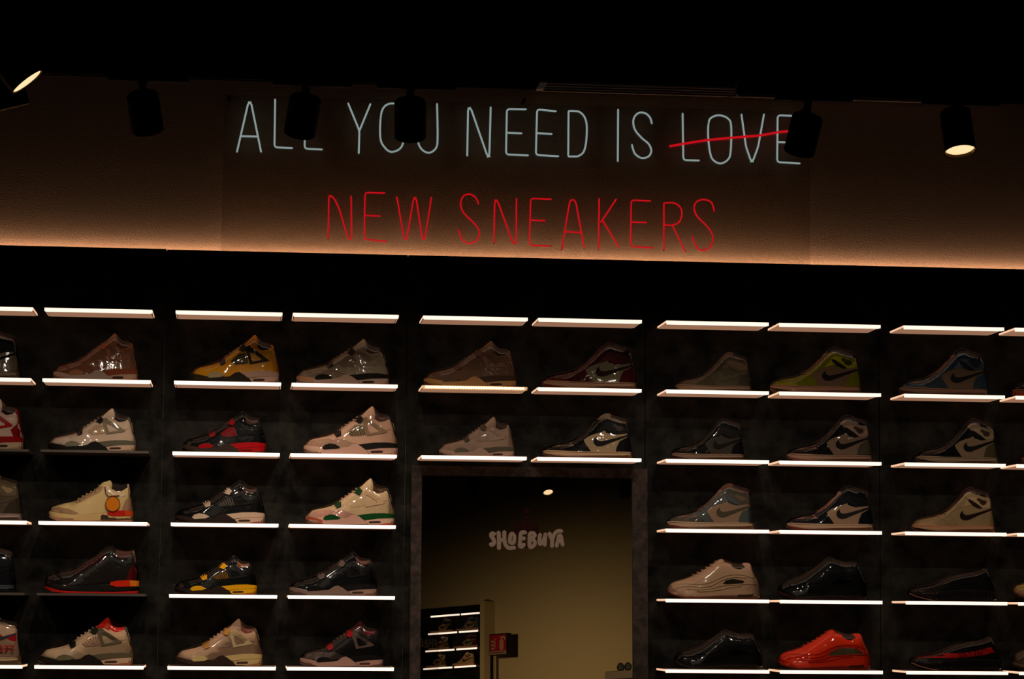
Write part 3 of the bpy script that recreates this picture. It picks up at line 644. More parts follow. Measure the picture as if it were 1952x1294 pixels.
add(2, 8, 'H', 1738, 1894, 928, D(body=(185, 155, 112), toebox=(180, 150, 108), quarter=(188, 158, 115), mark=(38, 18, 18), sole=(185, 130, 98), flap=(190, 162, 120), collar=(50, 25, 24), strap=(45, 25, 22), logo=(62, 40, 28), out=(40, 22, 20), tongue=(60, 35, 30), eyelet=(60, 30, 25), stitch=(190, 80, 60)), 'all cream high-top sneaker with burgundy check mark')
# row 3
add(3, 1, 'T', 85, 266, 1041, D(body=(30, 24, 20), over=(20, 17, 16), sole=(26, 22, 20), heel=(92, 10, 14), wedge=(215, 40, 12), wedge2=(220, 120, 25), out=(190, 30, 22), stay=(60, 12, 14), tab=(125, 90, 72), strap=(18, 18, 20), shank=(30, 24, 22), lining=(80, 45, 38)), 'black sneaker with red and orange faded heel on the lower unlit shelf')
add(3, 2, 'M', 333, 490, 1059, D(body=BK, over=(14, 13, 13), sole=(40, 30, 26), pod=(225, 165, 15), wave=(42, 30, 26), wedge=(225, 160, 12), hsole=(225, 165, 15), net=(60, 44, 14), grid=(170, 120, 25), tab1=(225, 160, 20), lining=(130, 80, 55), out=(150, 80, 30), wing=(24, 22, 18)), 'black sneaker with yellow tabs, yellow pods and yellow heel')
add(3, 3, 'M', 552, 719, 1051, D(body=BK, over=(14, 13, 13), sole=(135, 110, 98), pod=(16, 14, 14), wave=(125, 100, 88), wedge=(22, 20, 20), hsole=(150, 118, 105), toe=(120, 100, 92), tab1=(95, 80, 72), lining=(100, 62, 52), out=(110, 70, 60), tab=(60, 52, 48)), 'black sneaker with grey sole and dim grey lace tabs')
add(3, 6, 'R', 1271, 1447, 1066, D(body=(178, 142, 115), rib=(185, 155, 122), lens=(88, 78, 52), sole=(180, 120, 100), air=(48, 38, 24), lace=(170, 138, 112)), 'beige white low runner with sculpted ribs and olive side window')
add(3, 7, 'R', 1482.7, 1651, 1062.6, D(body=(10, 10, 10), rib=(14, 14, 14), lens=(12, 12, 12), sole=(60, 30, 24)), 'glossy all black low runner beside the beige ribbed one')
add(3, 8, 'L', 1730.6, 1896, 1083.5, D(body=(18, 17, 17), sole=(30, 24, 24)), 'all black low knit sneaker with ribbed black sole')
# row 4
add(4, 1, 'M', 75, 254, 1177, D(body=(205, 172, 135), over=(200, 170, 140), sole=(60, 48, 38), pod=(110, 100, 72), wave=(30, 26, 20), wedge=(92, 82, 60), hsole=(195, 160, 130), toe=(36, 32, 24), net=(195, 155, 125), grid=(150, 110, 85), wing=(92, 80, 56), tab1=(34, 30, 24), lining=(205, 35, 15), out=(160, 95, 70), tab=(95, 85, 70), tongue=(200, 40, 18)), 'white sneaker with grey wings and bright red-orange tongue, bottom left')
add(4, 2, 'M', 334, 500, 1180, D(body=(190, 152, 122), over=(185, 150, 122), sole=(70, 52, 42), pod=(195, 172, 112), wave=(48, 34, 26), wedge=(195, 168, 110), hsole=(190, 162, 110), toe=(58, 42, 34), tab1=(180, 128, 58), lining=(120, 62, 48), out=(150, 110, 70), tab=(110, 85, 68), wing=(175, 150, 112)), 'pale beige sneaker with light yellow heel and tan tabs, bottom row')
add(4, 3, 'M', 571.7, 730.6, 1185, D(body=(26, 22, 20), over=(78, 62, 55), sole=(160, 122, 108), pod=(18, 16, 15), wave=(160, 122, 108), wedge=(16, 14, 14), hsole=(165, 125, 110), tab1=(140, 10, 20), lining=(95, 25, 30), out=(95, 60, 52), tongue=(70, 18, 22), stay=(40, 34, 32), net=(34, 28, 26)), 'charcoal sneaker with crimson lace tabs and pale sole, bottom row')
add(4, 6, 'R', 1285, 1452, 1201, D(body=(18, 15, 14), rib=(16, 14, 13), lens=(22, 22, 22), sole=(60, 34, 26)), 'dark brown-black low runner left of the orange-red one')
add(4, 7, 'R', 1482.7, 1657.6, 1201, D(body=(215, 50, 15), rib=(200, 42, 12), lens=(190, 165, 120), sole=(190, 45, 20), lenspoly=[(.52, .15), (.58, .215), (.64, .245), (.76, .245), (.86, .215), (.93, .162), (.90, .155), (.74, .165), (.60, .15)], air=(60, 25, 14)), 'bright orange-red low runner with glossy side window')
add(4, 8, 'L', 1734, 1906, 1214.6, D(body=(15, 14, 14), sole=(22, 18, 18), stripe=(165, 20, 22)), 'black low knit sneaker with red side stripe')
# column 0: heels at the left edge
s0 = add(0, 0, 'H', -132, 38, 628, D(body=BK, quarter=(120, 104, 84), heel=(120, 102, 82), mark=BK, sole=(125, 100, 82), flap=BK, collar=(90, 60, 52), toebox=(120, 104, 84)), 'black and grey high-top heel with handwritten script, cut by the left edge')
add(1, 0, 'M', -125, 45, 760, D(body=(205, 175, 155), over=(150, 10, 18), sole=(190, 160, 130), pod=(150, 10, 18), wedge=(150, 10, 18), wing=(150, 10, 18), tab1=(150, 12, 18), heel=(140, 10, 16), tab=(140, 12, 18), lining=(30, 20, 20), wave=(190, 160, 130), out=(150, 120, 80)), 'white and deep red sneaker heel at the left edge')
add(2, 0, 'H', -130, 43, 905, D(body=(95, 80, 60), quarter=(88, 74, 54), heel=(60, 50, 38), mark=(84, 70, 52), sole=(150, 120, 110), flap=(100, 85, 62), collar=(96, 80, 58), logo=(150, 125, 88)), 'khaki grey high sneaker heel with pale sole at the left edge')
add(3, 0, 'H', -140, 31, 1040, D(body=(12, 12, 16), quarter=(14, 14, 18), heel=(12, 12, 18), mark=(10, 10, 12), sole=(60, 62, 70)), 'black patent high sneaker heel with blue-grey sole at the left edge')
s4 = add(4, 0, 'H', -130, 41, 1176, D(body=(190, 152, 125), quarter=(185, 150, 122), heel=(180, 145, 118), flap=(190, 155, 125), collar=(150, 125, 100), mark=(50, 52, 58), sole=(170, 138, 105), out=(150, 60, 50), stitch=(160, 60, 50), strap=(150, 40, 35), mdz=.075, patch=(150, 14, 30)), 'white high sneaker heel with red numbers 277 at the left edge')
# column 9: toes at the right edge
add(0, 9, 'H', 1928, 2098, 668, D(body=(18, 12, 12), toebox=(20, 14, 14), quarter=(30, 20, 18), mark=BK, sole=(130, 80, 55), out=(190, 60, 30)), 'black toe with orange-brown sole at the right edge, upper row')
add(1, 9, 'H', 1945.6, 2110, 800, D(body=(100, 60, 50), quarter=(120, 90, 70), mark=BK, sole=(120, 80, 65)), 'sliver of a reddish toe at the right edge, third row')
add(3, 9, 'L', 1931.4, 2100, 1066, D(body=(195, 165, 85), sole=(170, 130, 100)), 'straw yellow low toe at the right edge')
add(4, 9, 'R', 1929, 2100, 1196, D(body=(95, 78, 60), rib=(90, 72, 56), lens=(170, 40, 35), sole=(120, 90, 75), tongue=(170, 30, 30), lace=(170, 40, 40), toe=(105, 85, 65)), 'grey-brown toe with red top at the right edge, bottom row')

def lettering(t, body, size, x, z, y, m, name, shear=0, sx=1):
    tx = bpy.data.curves.new('t', 'FONT'); tx.body = body; tx.size = size; tx.extrude = .0006; tx.shear = shear; tx.offset = .0007; tx.space_character = 1.12
    to = bpy.data.objects.new('t', tx); C.objects.link(to); bpy.context.view_layer.update()
    me = bpy.data.meshes.new_from_object(to.evaluated_get(bpy.context.evaluated_depsgraph_get())); bpy.data.objects.remove(to)
    for v in me.vertices: v.co = Vector((x+v.co.x*sx, y-v.co.z, z+v.co.y))
    o = obj(name, me, m, t); return o
lh = .30
def heel_y(t, off): return off
lettering(s4, '277', .029, .222, .043, -.0475, col((170, 25, 28)), 'number', 0, 1.15)

# script line on the first sneaker
bm = bmesh.new()
sc_pts = [[(.2, 0), (.206, .012), (.212, .010), (.208, 0), (.214, -.006), (.222, .004)], [(.226, .010), (.232, .002), (.238, .012), (.232, -.008)], [(.243, -.004), (.252, .016), (.256, .002), (.266, -.006), (.274, .002), (.281, -.004)]]
for pth in sc_pts: tube(bm, catmull([Vector((x, -.049, .065+z)) for x, z in pth], 5), .0008, 6)
obj('script_lettering', bm, col((25, 18, 16)), s0)

# ------------------------------------------------------------------ shelves under and above them
short = {}
for k, o in shoes.items(): short[k] = o['label']
def brief(l):
    l = l.split(' with ')[0].split(', ')[0].split(' beside')[0].split(' on the')[0].split(' above ')[0].split(' standing')[0].split(' left ')[0].split(' right above')[0].split(' at the')[0]
    return l
uniq = {
 (0, 1): 'the plain brown leather sneaker', (0, 2): 'the mustard yellow sneaker', (0, 3): 'the grey beige top-row sneaker', (0, 4): 'the tan-soled plain brown sneaker', (0, 5): 'the dark maroon high-top',
 (0, 6): 'the faded khaki high-top', (0, 7): 'the acid yellow-green high-top', (0, 8): 'the slate blue high-top', (0, 9): 'the orange-soled black toe at the right edge', (0, 0): 'the heel with script at the left edge',
 (1, 0): 'the white and red heel at the left edge', (1, 1): 'the white sneaker with black crown tabs', (1, 2): 'the black and red sneaker', (1, 3): 'the tan sneaker with olive mesh', (1, 4): 'the mauve white sneaker above the mirror', (1, 5): 'the black and cream high-top above the mirror',
 (1, 6): 'the small black high-top', (1, 7): 'the black high-top with grey heel', (1, 8): 'the black high-top with olive heel', (1, 9): 'the reddish toe sliver at the right edge',
 (2, 0): 'the khaki grey heel at the left edge', (2, 1): 'the cream sneaker with orange tag', (2, 2): 'the black sneaker with white crown tabs', (2, 3): 'the cream sneaker with green stripe', (2, 6): 'the grey and cream high-top', (2, 7): 'the midnight navy high-top', (2, 8): 'the all cream high-top',
 (3, 0): 'the black patent heel at the left edge', (3, 1): 'the black sneaker with orange heel', (3, 2): 'the black and yellow sneaker', (3, 3): 'the black sneaker with grey sole', (3, 6): 'the beige ribbed runner', (3, 7): 'the glossy black runner', (3, 8): 'the all black low knit sneaker', (3, 9): 'the straw yellow toe at the right edge',
 (4, 0): 'the heel numbered 277', (4, 1): 'the white sneaker with red-orange tongue', (4, 2): 'the pale beige sneaker with yellow heel', (4, 3): 'the charcoal sneaker with crimson tabs', (4, 6): 'the brown-black runner', (4, 7): 'the orange-red runner', (4, 8): 'the low sneaker with red stripe', (4, 9): 'the red-topped toe at the right edge'}
for c in range(10):
    for r in range(6):
        if c in (4, 5) and r > 2: continue
        if r == 0: lb = 'empty glowing top shelf above '+uniq[(0, c)]
        elif (r-1, c) in uniq:
            lb = ('unlit brown wall shelf under ' if (r in (2, 4) and c <= 1) else ('shelf with dotted light strip under ' if (r, c) == (1, 4) else 'thin glowing shelf under '))+uniq[(r-1, c)]
        else: lb = 'glowing shelf end at the right edge above the straw yellow toe'
        shelf(r, c, lb)

# ------------------------------------------------------------------ neon sign
YN = .235
sg = thing('neon_sign', 'neon sign reading ALL YOU NEED IS LOVE, crossed out, NEW SNEAKERS, on the beige wall', 'neon sign', (.95, .26, 2.84))
so = Vector((.95, .26, 2.84))
a = at(428, 174, YN+.006); b = at(1543, 174, YN+.006)
boxo('backing_panel', (a.x-so.x, YN+.006-so.y, -.045), (b.x-so.x, YN+.010-so.y, a.z-.012-so.z), ACRYL, sg)
for px, py in ((436, 186), (1000, 190), (1535, 206)):
    q = at(px, py, YN)-so; bm = bmesh.new(); cyl(bm, (q.x, YN+.004-so.y, q.z), (q.x, .30-so.y, q.z), .006, n=12); obj('standoff', bm, TRACKM, sg)
def A1(x, y): return at(420+x/3.081, 120+y/3.081, YN)
def B1(x, y): return at(980+x/3.081, 120+y/3.081, YN)
def neon(strokes, m, r, name='neon_letter', label=None):
    bm = bmesh.new(); allp = []
    for smooth, pts, closed in strokes:
        P = [p-so for p in pts]
        if smooth: P = catmull(P, 7, closed)
        else:
            Q = []
            for i, q in enumerate(P):
                if 0 < i < len(P)-1:
                    u = (P[i-1]-q); v = (P[i+1]-q); d = .009
                    Q += [q+u.normalized()*d, q+(u.normalized()+v.normalized())*d*.3, q+v.normalized()*d]
                else: Q.append(q)
            P = Q
        tube(bm, P, r, 8, closed); allp.append(P)
    o = obj(name, bm, m, sg, True)
    bm = bmesh.new()
    for P in allp[:1]:
        for e in (P[0], P[-1]):
            cyl(bm, (e.x, e.y-.002, e.z), (e.x, e.y+.006, e.z), r*1.15, n=8)
    obj('end_cap', bm, NECAP, o)
    return o
def st(fn, pts, smooth=False, closed=False): return (smooth, [fn(*p) for p in pts], closed)
RW, RR = .0033, .0028
def ab(*p): return [(A1(*q[1:]) if q[0] == 'a' else B1(*q[1:])) for q in p]
neon([st(A1, [(97, 525), (165, 230), (180, 230), (240, 525)]), st(A1, [(122, 430), (215, 432)])], NEW, RW)
neon([st(A1, [(322, 212), (318, 495), (425, 500)])], NEW, RW)
neon([st(A1, [(500, 218), (495, 503), (600, 508)])], NEW, RW)
neon([st(A1, [(750, 235), (817, 398), (813, 533)]), st(A1, [(882, 240), (817, 398)])], NEW, RW)
neon([st(A1, [(943, 310), (965, 255), (1010, 237), (1052, 255), (1074, 310), (1077, 440), (1058, 500), (1005, 522), (965, 495), (940, 440)], True, True)], NEW, RW)
neon([st(A1, [(1160, 238), (1160, 440), (1180, 503), (1225, 527), (1266, 500), (1276, 440), (1273, 238)], True)], NEW, RW)
neon([st(A1, [(1450, 548), (1455, 265), (1470, 262), (1570, 550), (1580, 548), (1588, 258)])], NEW, RW)
neon([(False, ab(('b', 72, 272), ('a', 1683, 270), ('a', 1678, 537), ('b', 85, 543)), False), (False, ab(('a', 1690, 410), ('b', 45, 413)), False)], NEW, RW)
neon([st(B1, [(248, 284), (135, 272), (128, 540), (262, 548)]), st(B1, [(138, 412), (222, 417)])], NEW, RW)
neon([st(B1, [(318, 548), (320, 282)]), st(B1, [(319, 282), (352, 282), (385, 288), (414, 318), (427, 370), (423, 465), (408, 522), (378, 546), (348, 549), (317, 549)], True)], NEW, RW)
neon([st(B1, [(611, 272), (609, 580)])], NEW, RW)
neon([st(B1, [(810, 358), (798, 320), (770, 295), (735, 292), (708, 315), (700, 350), (712, 395), (750, 440), (790, 475), (806, 515), (790, 548), (750, 558), (712, 535), (697, 500), (692, 478)], True)], NEW, RW)
neon([st(B1, [(990, 295), (994, 570), (1088, 573)])], NEW, RW)
neon([st(B1, [(1143, 350), (1160, 320), (1205, 307), (1255, 325), (1275, 370), (1272, 520), (1255, 568), (1212, 590), (1168, 568), (1150, 520), (1140, 430)], True, True)], NEW, RW)
neon([st(B1, [(1335, 300), (1362, 490), (1392, 578), (1402, 578), (1434, 490), (1468, 300)])], NEW, RW)
neon([st(B1, [(1680, 312), (1548, 307), (1545, 582), (1680, 590)]), st(B1, [(1550, 465), (1652, 468)])], NEW, RW)
so_y = so.copy(); so.y += .010
neon([st(B1, [(910, 492), (1000, 476), (1140, 455), (1300, 440), (1440, 428), (1560, 408), (1640, 402), (1700, 398)], True)], NER, .0042, 'crossing_out_line')
so.y -= .010
neon([st(A1, [(633, 1033), (638, 780), (652, 778), (672, 800), (700, 860), (752, 1036), (772, 1038), (768, 780)])], NER, RR)
neon([st(A1, [(968, 764), (850, 760), (846, 1035), (978, 1048)]), st(A1, [(850, 895), (940, 898)])], NER, RR)
neon([st(A1, [(1037, 785), (1080, 1035), (1095, 1035), (1136, 790), (1150, 790), (1187, 1035), (1202, 1035), (1240, 788)])], NER, RR)
neon([st(A1, [(1518, 830), (1500, 790), (1462, 770), (1425, 785), (1412, 830), (1430, 880), (1490, 940), (1520, 985), (1510, 1035), (1465, 1058), (1420, 1035), (1398, 975)], True)], NER, RR)
neon([st(A1, [(1607, 1058), (1612, 805), (1627, 805), (1720, 1062), (1737, 1060), (1740, 795)])], NER, RR)
neon([st(B1, [(220, 800), (98, 795), (90, 1070), (215, 1075)]), st(B1, [(95, 922), (182, 926)])], NER, RR)
neon([st(B1, [(280, 1095), (328, 808), (345, 798), (362, 812), (413, 1088)]), st(B1, [(297, 990), (392, 995)])], NER, RR)
neon([st(B1, [(500, 795), (496, 1095)]), st(B1, [(600, 800), (510, 935)]), st(B1, [(520, 925), (615, 1080)])], NER, RR)
neon([st(B1, [(803, 810), (688, 805), (685, 1078), (818, 1085)]), st(B1, [(690, 933), (778, 937)])], NER, RR)
neon([st(B1, [(880, 822), (880, 1100)]), st(B1, [(880, 822), (940, 822), (978, 850), (986, 892), (968, 935), (928, 952), (884, 950)], True), st(B1, [(930, 953), (1006, 1108)])], NER, RR)
neon([st(B1, [(1177, 872), (1160, 820), (1115, 802), (1072, 815), (1058, 855), (1080, 905), (1140, 965), (1168, 1020), (1155, 1075), (1110, 1100), (1068, 1075), (1047, 1015)], True)], NER, RR)

# ------------------------------------------------------------------ mirror, leaning back a little
TILT = math.radians(2.74)
nM = Vector((0, -math.cos(TILT), math.sin(TILT))); upM = Vector((0, math.sin(TILT), math.cos(TILT)))
xl, xr = .5985, 1.3345
top = Vector(((xl+xr)/2, .145, 2.0615)); HM = 1.93
base = top-upM*HM
mr = thing('wall_mirror', 'tall mirror in a dark frame between the shoe shelves, reflecting the shop', 'mirror', base, rot=(-TILT, 0, 0))
hw = (xr-xl)/2
boxo('glass', (-hw-.004, 0, -.02), (hw+.004, .005, HM+.004), MIRROR, mr)
fl, frt, fh = .037, .052, .034
for a, b in (((-hw-fl, -.012, -.04), (-hw, .02, HM+fh)), ((hw, -.012, -.04), (hw+frt, .02, HM+fh)), ((-hw, -.012, HM), (hw, .02, HM+fh)), ((-hw, -.012, -.04), (hw, .02, -.01))):
    boxo('frame_rail', a, b, FRAMEM, mr, .0015)
def onmirror(px, py, off=.0012):
    d = ray(px, py); P0 = top+nM*off; t = (P0-CAM).dot(nM)/d.dot(nM); P = CAM+d*t
    v = P-base; return Vector((v.x, -v.dot(nM), v.dot(upM)))
LET = [
 ('S', [([(400, 352), (350, 345), (340, 385), (375, 440), (390, 500), (360, 540), (322, 532)], 38)]),
 ('H', [([(468, 318), (476, 460), (475, 610)], 38), ([(570, 308), (572, 450), (592, 540), (650, 598), (755, 592)], 36), ([(480, 455), (570, 455)], 34)]),
 ('O', [([(708, 345), (745, 380), (748, 450), (735, 505), (700, 512), (668, 490), (672, 420), (680, 370)], 34, True)]),
 ('E', [([(950, 326), (870, 330), (855, 450), (845, 560), (880, 575), (925, 535)], 36), ([(860, 430), (930, 428)], 34)]),
 ('B', [([(1020, 345), (1015, 575)], 36), ([(1020, 340), (1085, 335), (1110, 380), (1060, 435), (1108, 480), (1105, 540), (1050, 585), (1015, 575)], 34)]),
 ('U', [([(1205, 355), (1190, 460), (1205, 530), (1245, 490), (1290, 400), (1300, 345)], 34), ([(1300, 345), (1292, 460), (1285, 555)], 34)]),
 ('Y', [([(1370, 335), (1390, 400), (1415, 450), (1415, 575)], 36), ([(1425, 440), (1460, 350), (1520, 300), (1590, 300)], 34)]),
 ('A', [([(1495, 570), (1520, 470), (1540, 385), (1570, 385), (1590, 470), (1605, 550)], 34), ([(1520, 485), (1590, 485)], 30)]),
]
lg = thing('mirror_sticker', 'rounded pale lettering SHOEBUYA with a dark red dome behind, stuck on the mirror', 'sticker', base, rot=(-TILT, 0, 0))
for ch, strokes in LET:
    bm = bmesh.new()
    for sk in strokes:
        pts = [onmirror(900+x/9.295, 980+y/9.295, .0022) for x, y in sk[0]]
        P = catmull(pts, 6, len(sk) > 2)
        tube(bm, P, sk[1]/9.295*.00179*1.0, 10, len(sk) > 2, flat=(Vector((0, 1, 0)), .0006))
    obj('letter', bm, DECW, lg)
def fan(pts, off, m, name):
    bm = bmesh.new(); F_ = [bm.verts.new(onmirror(x, y, off)) for x, y in pts]; K = [bm.verts.new(onmirror(x, y, .0002)) for x, y in pts]
    bm.faces.new(F_)
    for i in range(len(F_)): bm.faces.new((F_[i-1], F_[i], K[i], K[i-1]))
    bmesh.ops.recalc_face_normals(bm, faces=bm.faces); obj(name, bm, m, lg)
dome = lambda x0, x1: [(x0, 1018)]+[(x0+(x1-x0)*i/8, 1013-23*math.sqrt(max(0, 1-((x0+(x1-x0)*i/8-1004)/24)**2))) for i in range(9)]+[(x1, 1018)]
fan(dome(981, 998), .001, DECR, 'dome_segment'); fan(dome(1013, 1027), .001, DECR, 'dome_segment')
fan([(1001, 984), (1010, 984), (1010, 1018), (1001, 1018)], .001, DECR, 'dome_segment')
fan([(1004+5*math.cos(a), 974+5*math.sin(a)) for a in [i*math.pi/6 for i in range(12)]], .001, DECR, 'dome_knob')
fan([(998, 1036), (1008, 1036), (1008, 1044), (998, 1044)], .001, DECR, 'dome_foot')

# ------------------------------------------------------------------ what the mirror shows: the other end of the shop
def mray(px, py):      # ray after the mirror: origin, direction
    d = ray(px, py); t = (top-CAM).dot(nM)/d.dot(nM); P = CAM+d*t
    return P, d-nM*(2*d.dot(nM))
P0, d0 = mray(880, 1200); dn = d0.normalized()
FO = P0+d0*(22.0/abs(d0.y))                     # a point of the far wall
ang = math.radians(45)
sdir = Vector((math.cos(ang), math.sin(ang), 0))   # along the far wall, growing to the right as seen in the mirror and coming nearer
fn = Vector((sdir.y, -sdir.x, 0)).normalized()
if fn.dot(d0) > 0: fn = -fn                      # faces the mirror
def far(px, py, off=0.0):
    P, d = mray(px, py); t = (FO+fn*off-P).dot(fn)/d.dot(fn); return P+d*t
fx = Matrix((sdir, fn, Vector((0, 0, 1)))).transposed()   # local x along wall, y out of the wall, z up
FB = Vector((FO.x, FO.y, 0))
def floc(px, py, off=0): v = far(px, py, off)-FB; return Vector((v.dot(sdir), v.dot(fn), v.z))
rotf = Matrix((sdir, fn, Vector((0, 0, 1)))).transposed().to_4x4()
def farthing(name, label, cat, group=None, loc=None):
    t = thing(name, label, cat, (0, 0, 0), group); t.matrix_world = Matrix.Translation(loc if loc is not None else FB) @ rotf; return t
wf = boxo('wall_far', (-7.5, -.12, 0), (7.5, 0, 6.19), FARW); wf['kind'] = 'structure'
wf.matrix_world = Matrix.Translation(FB) @ rotf
# shelf unit set on the far wall
q1 = floc(915, 1152, .03); q1e = floc(915, 1200, .2); q0x = floc(790, 1165).x-.6
zt_ = q1.z
fu = farthing('shoe_cabinet', 'distant dark shoe cabinet with glowing shelves seen low in the mirror', 'cabinet')
x0_, x1_ = q0x, q1e.x+.02
boxo('back_panel', (x0_, .001, .1), (x1_, .03, zt_), CLAD, fu)
boxo('side_frame', (x1_-.02, .001, .1), (x1_+.045, .20, zt_+.02), FARW, fu)
rows = [((821, 1175.5), (876, 1169.5), (879, 1168.5), (914, 1165.5)), ((816, 1209.5), (871, 1203.5), (875, 1202.5), (911, 1198.5)), ((811, 1242.5), (866, 1236), (870, 1235.5), (909, 1232)), ((807, 1274.5), (862, 1270), (866, 1269.5), (907, 1267))]
fsh = []
for ri, (a, b, c_, d_) in enumerate(rows):
    zz = (floc(*a, .2).z+floc(*b, .2).z+floc(*c_, .2).z+floc(*d_, .2).z)/4
    for ci, (l_, r_) in enumerate(((a, b), (c_, d_))):
        xa, xb = sorted((floc(*l_, .2).x, floc(*r_, .2).x))
        xa, xb = max(xa, x0_), min(xb, x1_)
        lab = ['top', 'second', 'third', 'bottom'][ri]+' glowing shelf of the far cabinet in the mirror, '+['left', 'right'][ci]+' one'
        t = farthing('far_shelf', lab, 'shelf', 'glowing shelves of the far cabinet', FB+sdir*xa+fn*.031+Vector((0, 0, zz)))
        boxo('board', (0, 0, -.012), (xb-xa, .166, -.001), TOPM, t); boxo('led_diffuser', (0, .166, -.020), (xb-xa, .170, 0), LEDM, t)
        fsh.append((ri, ci, xa, xb, zz))
# sneakers on the far shelves
src = {(1, 0): (1, 5), (1, 1): (0, 8), (2, 0): (1, 7), (2, 1): (0, 5), (3, 0): (1, 8), (3, 1): (2, 8)}
def copy_tree(o, parent=None):
    c = o.copy(); C.objects.link(c); c.parent = parent
    for ch in o.children:
        if ch.type in ('MESH',): copy_tree(ch, c)
    return c
txts = {(1, 0): 'black sneaker on the second glowing shelf of the cabinet in the mirror, left', (1, 1): 'pale sneaker on the second glowing shelf of the cabinet in the mirror, right',
 (2, 0): 'white sneaker on the third glowing shelf of the cabinet in the mirror, left', (2, 1): 'red sneaker on the third glowing shelf of the cabinet in the mirror, right',
 (3, 0): 'white sneaker on the bottom glowing shelf of the cabinet in the mirror, left', (3, 1): 'cream sneaker on the bottom glowing shelf of the cabinet in the mirror, right'}
for ri, ci, xa, xb, zz in fsh:
    if (ri, ci) not in src: continue
    o = copy_tree(shoes[src[(ri, ci)]]); o['label'] = txts[(ri, ci)]; o['group'] = 'sneakers on the far cabinet'
    L = .29; k = 1.15
    # toe to the left as the mirror shows it: local x of the shoe along +sdir
    loc = FB+sdir*((xa+xb)/2-.15*k-.085)+fn*(.031+.085)+Vector((0, 0, zz+.001))
    M = Matrix.Translation(loc) @ rotf @ Matrix.Diagonal((k, -k, k, 1))
    o.matrix_world = M
# large lettering on the dark cabinet front, reads mirrored in the mirror
fl_ = farthing('cabinet_lettering', 'dim rounded lettering SHOE, reversed in the mirror, beside the far cabinet shelves', 'lettering')
for ch, strokes in LET[:4]:
    bm = bmesh.new()
    for sk in strokes:
        pts = [floc(833-(x-300)*.0500, 1217+(y-300)*.052, .24) for x, y in sk[0]]
        tube(bm, catmull(pts, 5, len(sk) > 2), .0115, 8, len(sk) > 2, flat=(Vector((0, 1, 0)), .002))
    obj('letter', bm, FARLET, fl_)
boxo('glass_pane', (x0_, .236, zt_-1.2), (floc(834, 1220, .24).x+.02, .239, zt_-.3), ACRYL, fl_)
# fire extinguisher sign on its stand
ex = farthing('extinguisher_sign', 'red fire extinguisher sign on a black stand seen in the mirror', 'sign')
RDM = mat('sign red', srgb(150, 20, 30), .5); SWM = mat('sign white', srgb(170, 125, 110), .5)
e0, e1 = floc(934, 1211, .27), floc(965, 1246, .27); lo, hi = min(e0.x, e1.x), max(e0.x, e1.x)
boxo('sign_box', (lo-.01, .215, e1.z-.01), (hi+.035, .268, e0.z+.015), LAMPB, ex)
boxo('red_board', (lo, .268, e1.z+.042), (hi, .272, e0.z), RDM, ex)
boxo('caption_board', (lo, .268, e1.z), (hi, .272, e1.z+.040), SWM, ex)
pz = floc(932, 1250, .22)
boxo('post', (lo-.02, .215, 0), (lo+.006, .24, e1.z-.01), LAMPB, ex)
w_, h_ = hi-lo, e0.z-e1.z-.042
def U(u, v): return Vector((lo+u*w_, .274, e1.z+.042+v*h_))
bm = bmesh.new(); 
tube(bm, [U(.72, .12), U(.72, .62)], w_*.125, 10, flat=(Vector((0, 1, 0)), .0015)); tube(bm, catmull([U(.72, .72), U(.78, .84), U(.88, .84), U(.93, .70)], 4), w_*.04, 8, flat=(Vector((0, 1, 0)), .0015)); tube(bm, [U(.62, .84), U(.82, .80)], w_*.03, 8, flat=(Vector((0, 1, 0)), .0015))
obj('extinguisher_symbol', bm, SWM, ex)
bm = bmesh.new()
for k in range(3):
    y = .12+k*.22; tube(bm, catmull([U(.12, y+.06), U(.2, y), U(.3, y+.08), U(.36, y+.26)], 4), lambda t: w_*(.055-.045*t), 8, flat=(Vector((0, 1, 0)), .0015))
obj('flame_symbol', bm, SWM, ex)
bm = bmesh.new()
for k in range(8): box(bm, (lo+w_*(.07+.11*k), .2722, e1.z+.012), (lo+w_*(.13+.11*k), .2732, e1.z+.028))
o = obj('caption_lettering', bm, LAMPB, ex); o['kind'] = 'stuff'
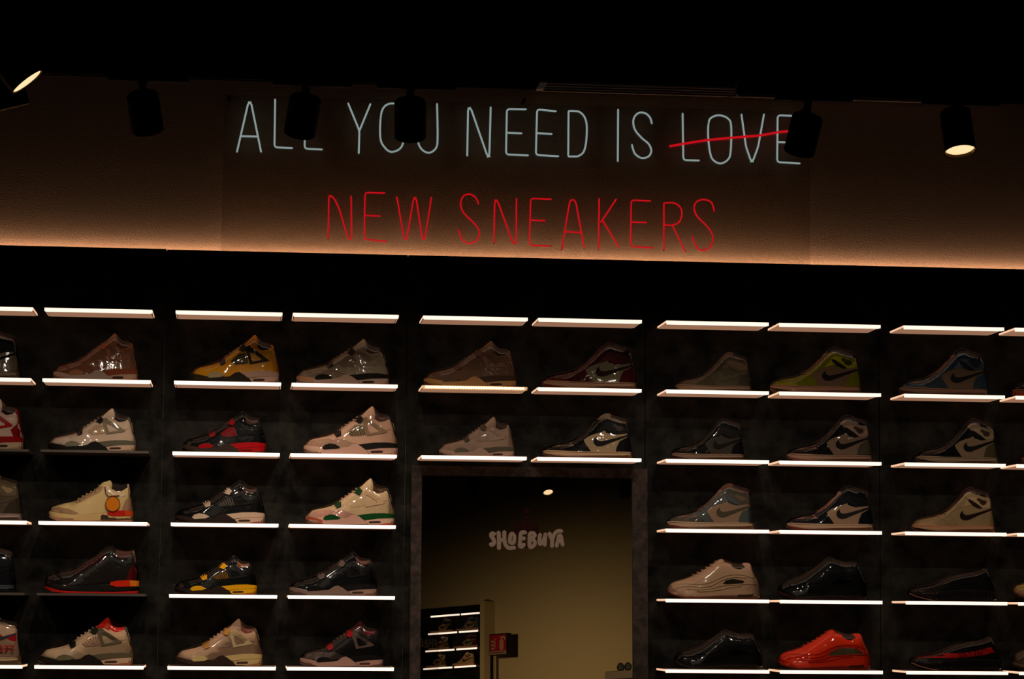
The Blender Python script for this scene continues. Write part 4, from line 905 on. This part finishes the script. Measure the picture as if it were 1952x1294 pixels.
# display ledge with sunglasses
dp = farthing('display_ledge', 'small brown display ledge at the lower right of the mirror', 'shelf')
g0 = floc(1165, 1281, .5); 
DPM = mat('ledge brown', (.10, .06, .03), .5)
boxo('board', (g0.x, .36, g0.z-.09), (g0.x+.9, .62, g0.z), DPM, dp, .004)
boxo('bracket', (g0.x+.1, .001, g0.z-.5), (g0.x+.8, .36, g0.z-.02), DPM, dp, .004)
def glasses(px, py, off, label, sc=1.0):
    c0 = floc(px, py, off); t = farthing('sunglasses', label, 'sunglasses', 'sunglasses on the ledge', FB+sdir*c0.x+fn*off+Vector((0, 0, g0.z)))
    for sg_ in (-1, 1):
        bm = bmesh.new(); cx = sg_*.068
        ring = [Vector((cx+.058*math.cos(a), 0, .062+.052*math.sin(a)-(.008*math.cos(2*a)))) for a in [i*math.pi/10 for i in range(20)]]
        tube(bm, ring, .011, 8, True); obj('rim', bm, LAMPB, t, True)
        bm = bmesh.new(); vs = [bm.verts.new(p) for p in ring]; bm.faces.new(vs); vs2 = [bm.verts.new(p+Vector((0, -.003, 0))) for p in ring]; bm.faces.new(vs2[::-1])
        for i in range(20): bm.faces.new((vs[i-1], vs[i], vs2[i], vs2[i-1]))
        obj('lens', bm, mat('dark lens', (.05, .05, .05), .15), t)
        bm = bmesh.new(); tube(bm, [Vector((sg_*.13, 0, .085)), Vector((sg_*.135, -.08, .085)), Vector((sg_*.13, -.16, .03))], .006, 6); obj('temple', bm, LAMPB, t, True)
    bm = bmesh.new(); tube(bm, [Vector((-.02, 0, .08)), Vector((.02, 0, .08))], .008, 8); obj('bridge', bm, LAMPB, t)
    t.scale = (.75*sc,)*3
glasses(1190, 1272, .52, 'black sunglasses standing on the brown ledge in the mirror')
# spotlights over the far end
ly = -14.0
def mhit(px, py, Y): P, d = mray(px, py); t = (Y-P.y)/d.y; return P+d*t
k3 = [((903, 912), (-.12, .3), 'black spotlight at the top left of the mirror', 0), ((1040, 914), (.12, .55), 'lit spotlight at the top middle of the mirror', 0), ((1190, 918), (0, .25), 'black spotlight at the top right of the mirror', 0)]
zz = max(mhit(*q[0], ly).z for q in k3)+.16
xs_ = []
for (px, py), (tx, ty), lb, pw in k3:
    v = mhit(px, py, ly); xs_.append(v.x)
    d = Vector((tx, ty, -1)).normalized()
    lamp(lb, (v.x, ly, v.z), d, zz, 0, L=.15, R=.047, group='spotlights seen in the mirror', lit='lit' in lb)
track('light_track', min(xs_)-1, max(xs_)+1, 'black light track above the mirror view', y=ly, z=zz, wires=(min(xs_), max(xs_)), zc=6.2)
# unseen spot added to brighten the far wall, with no fixture of its own
ld = bpy.data.lights.new('far_fill', 'SPOT'); ld.energy = FAR_W*.98; ld.color = (1, .70, .36); ld.spot_size = math.radians(151); ld.spot_blend = 1; ld.shadow_soft_size = .10
lo_ = bpy.data.objects.new('far_fill', ld); C.objects.link(lo_)
LX = (lo+hi)/2+1.1
pos = FB+sdir*LX+fn*3.0+Vector((0, 0, 3.25)); tgt = FB+sdir*(LX-.1)+Vector((0, 0, .45))
lo_.location = pos; lo_.rotation_euler = (tgt-pos).to_track_quat('-Z', 'Y').to_euler()
# added area light, ambient fill in place of the shop's soft light
ld = bpy.data.lights.new('ambient_fill', 'AREA'); ld.shape = 'RECTANGLE'; ld.size = 5; ld.size_y = 2; ld.energy = 11; ld.color = (1, .80, .62)
lo_ = bpy.data.objects.new('ambient_fill', ld); C.objects.link(lo_); lo_.location = (.5, -7.5, 5.6); lo_.rotation_euler = (math.radians(40), 0, 0)
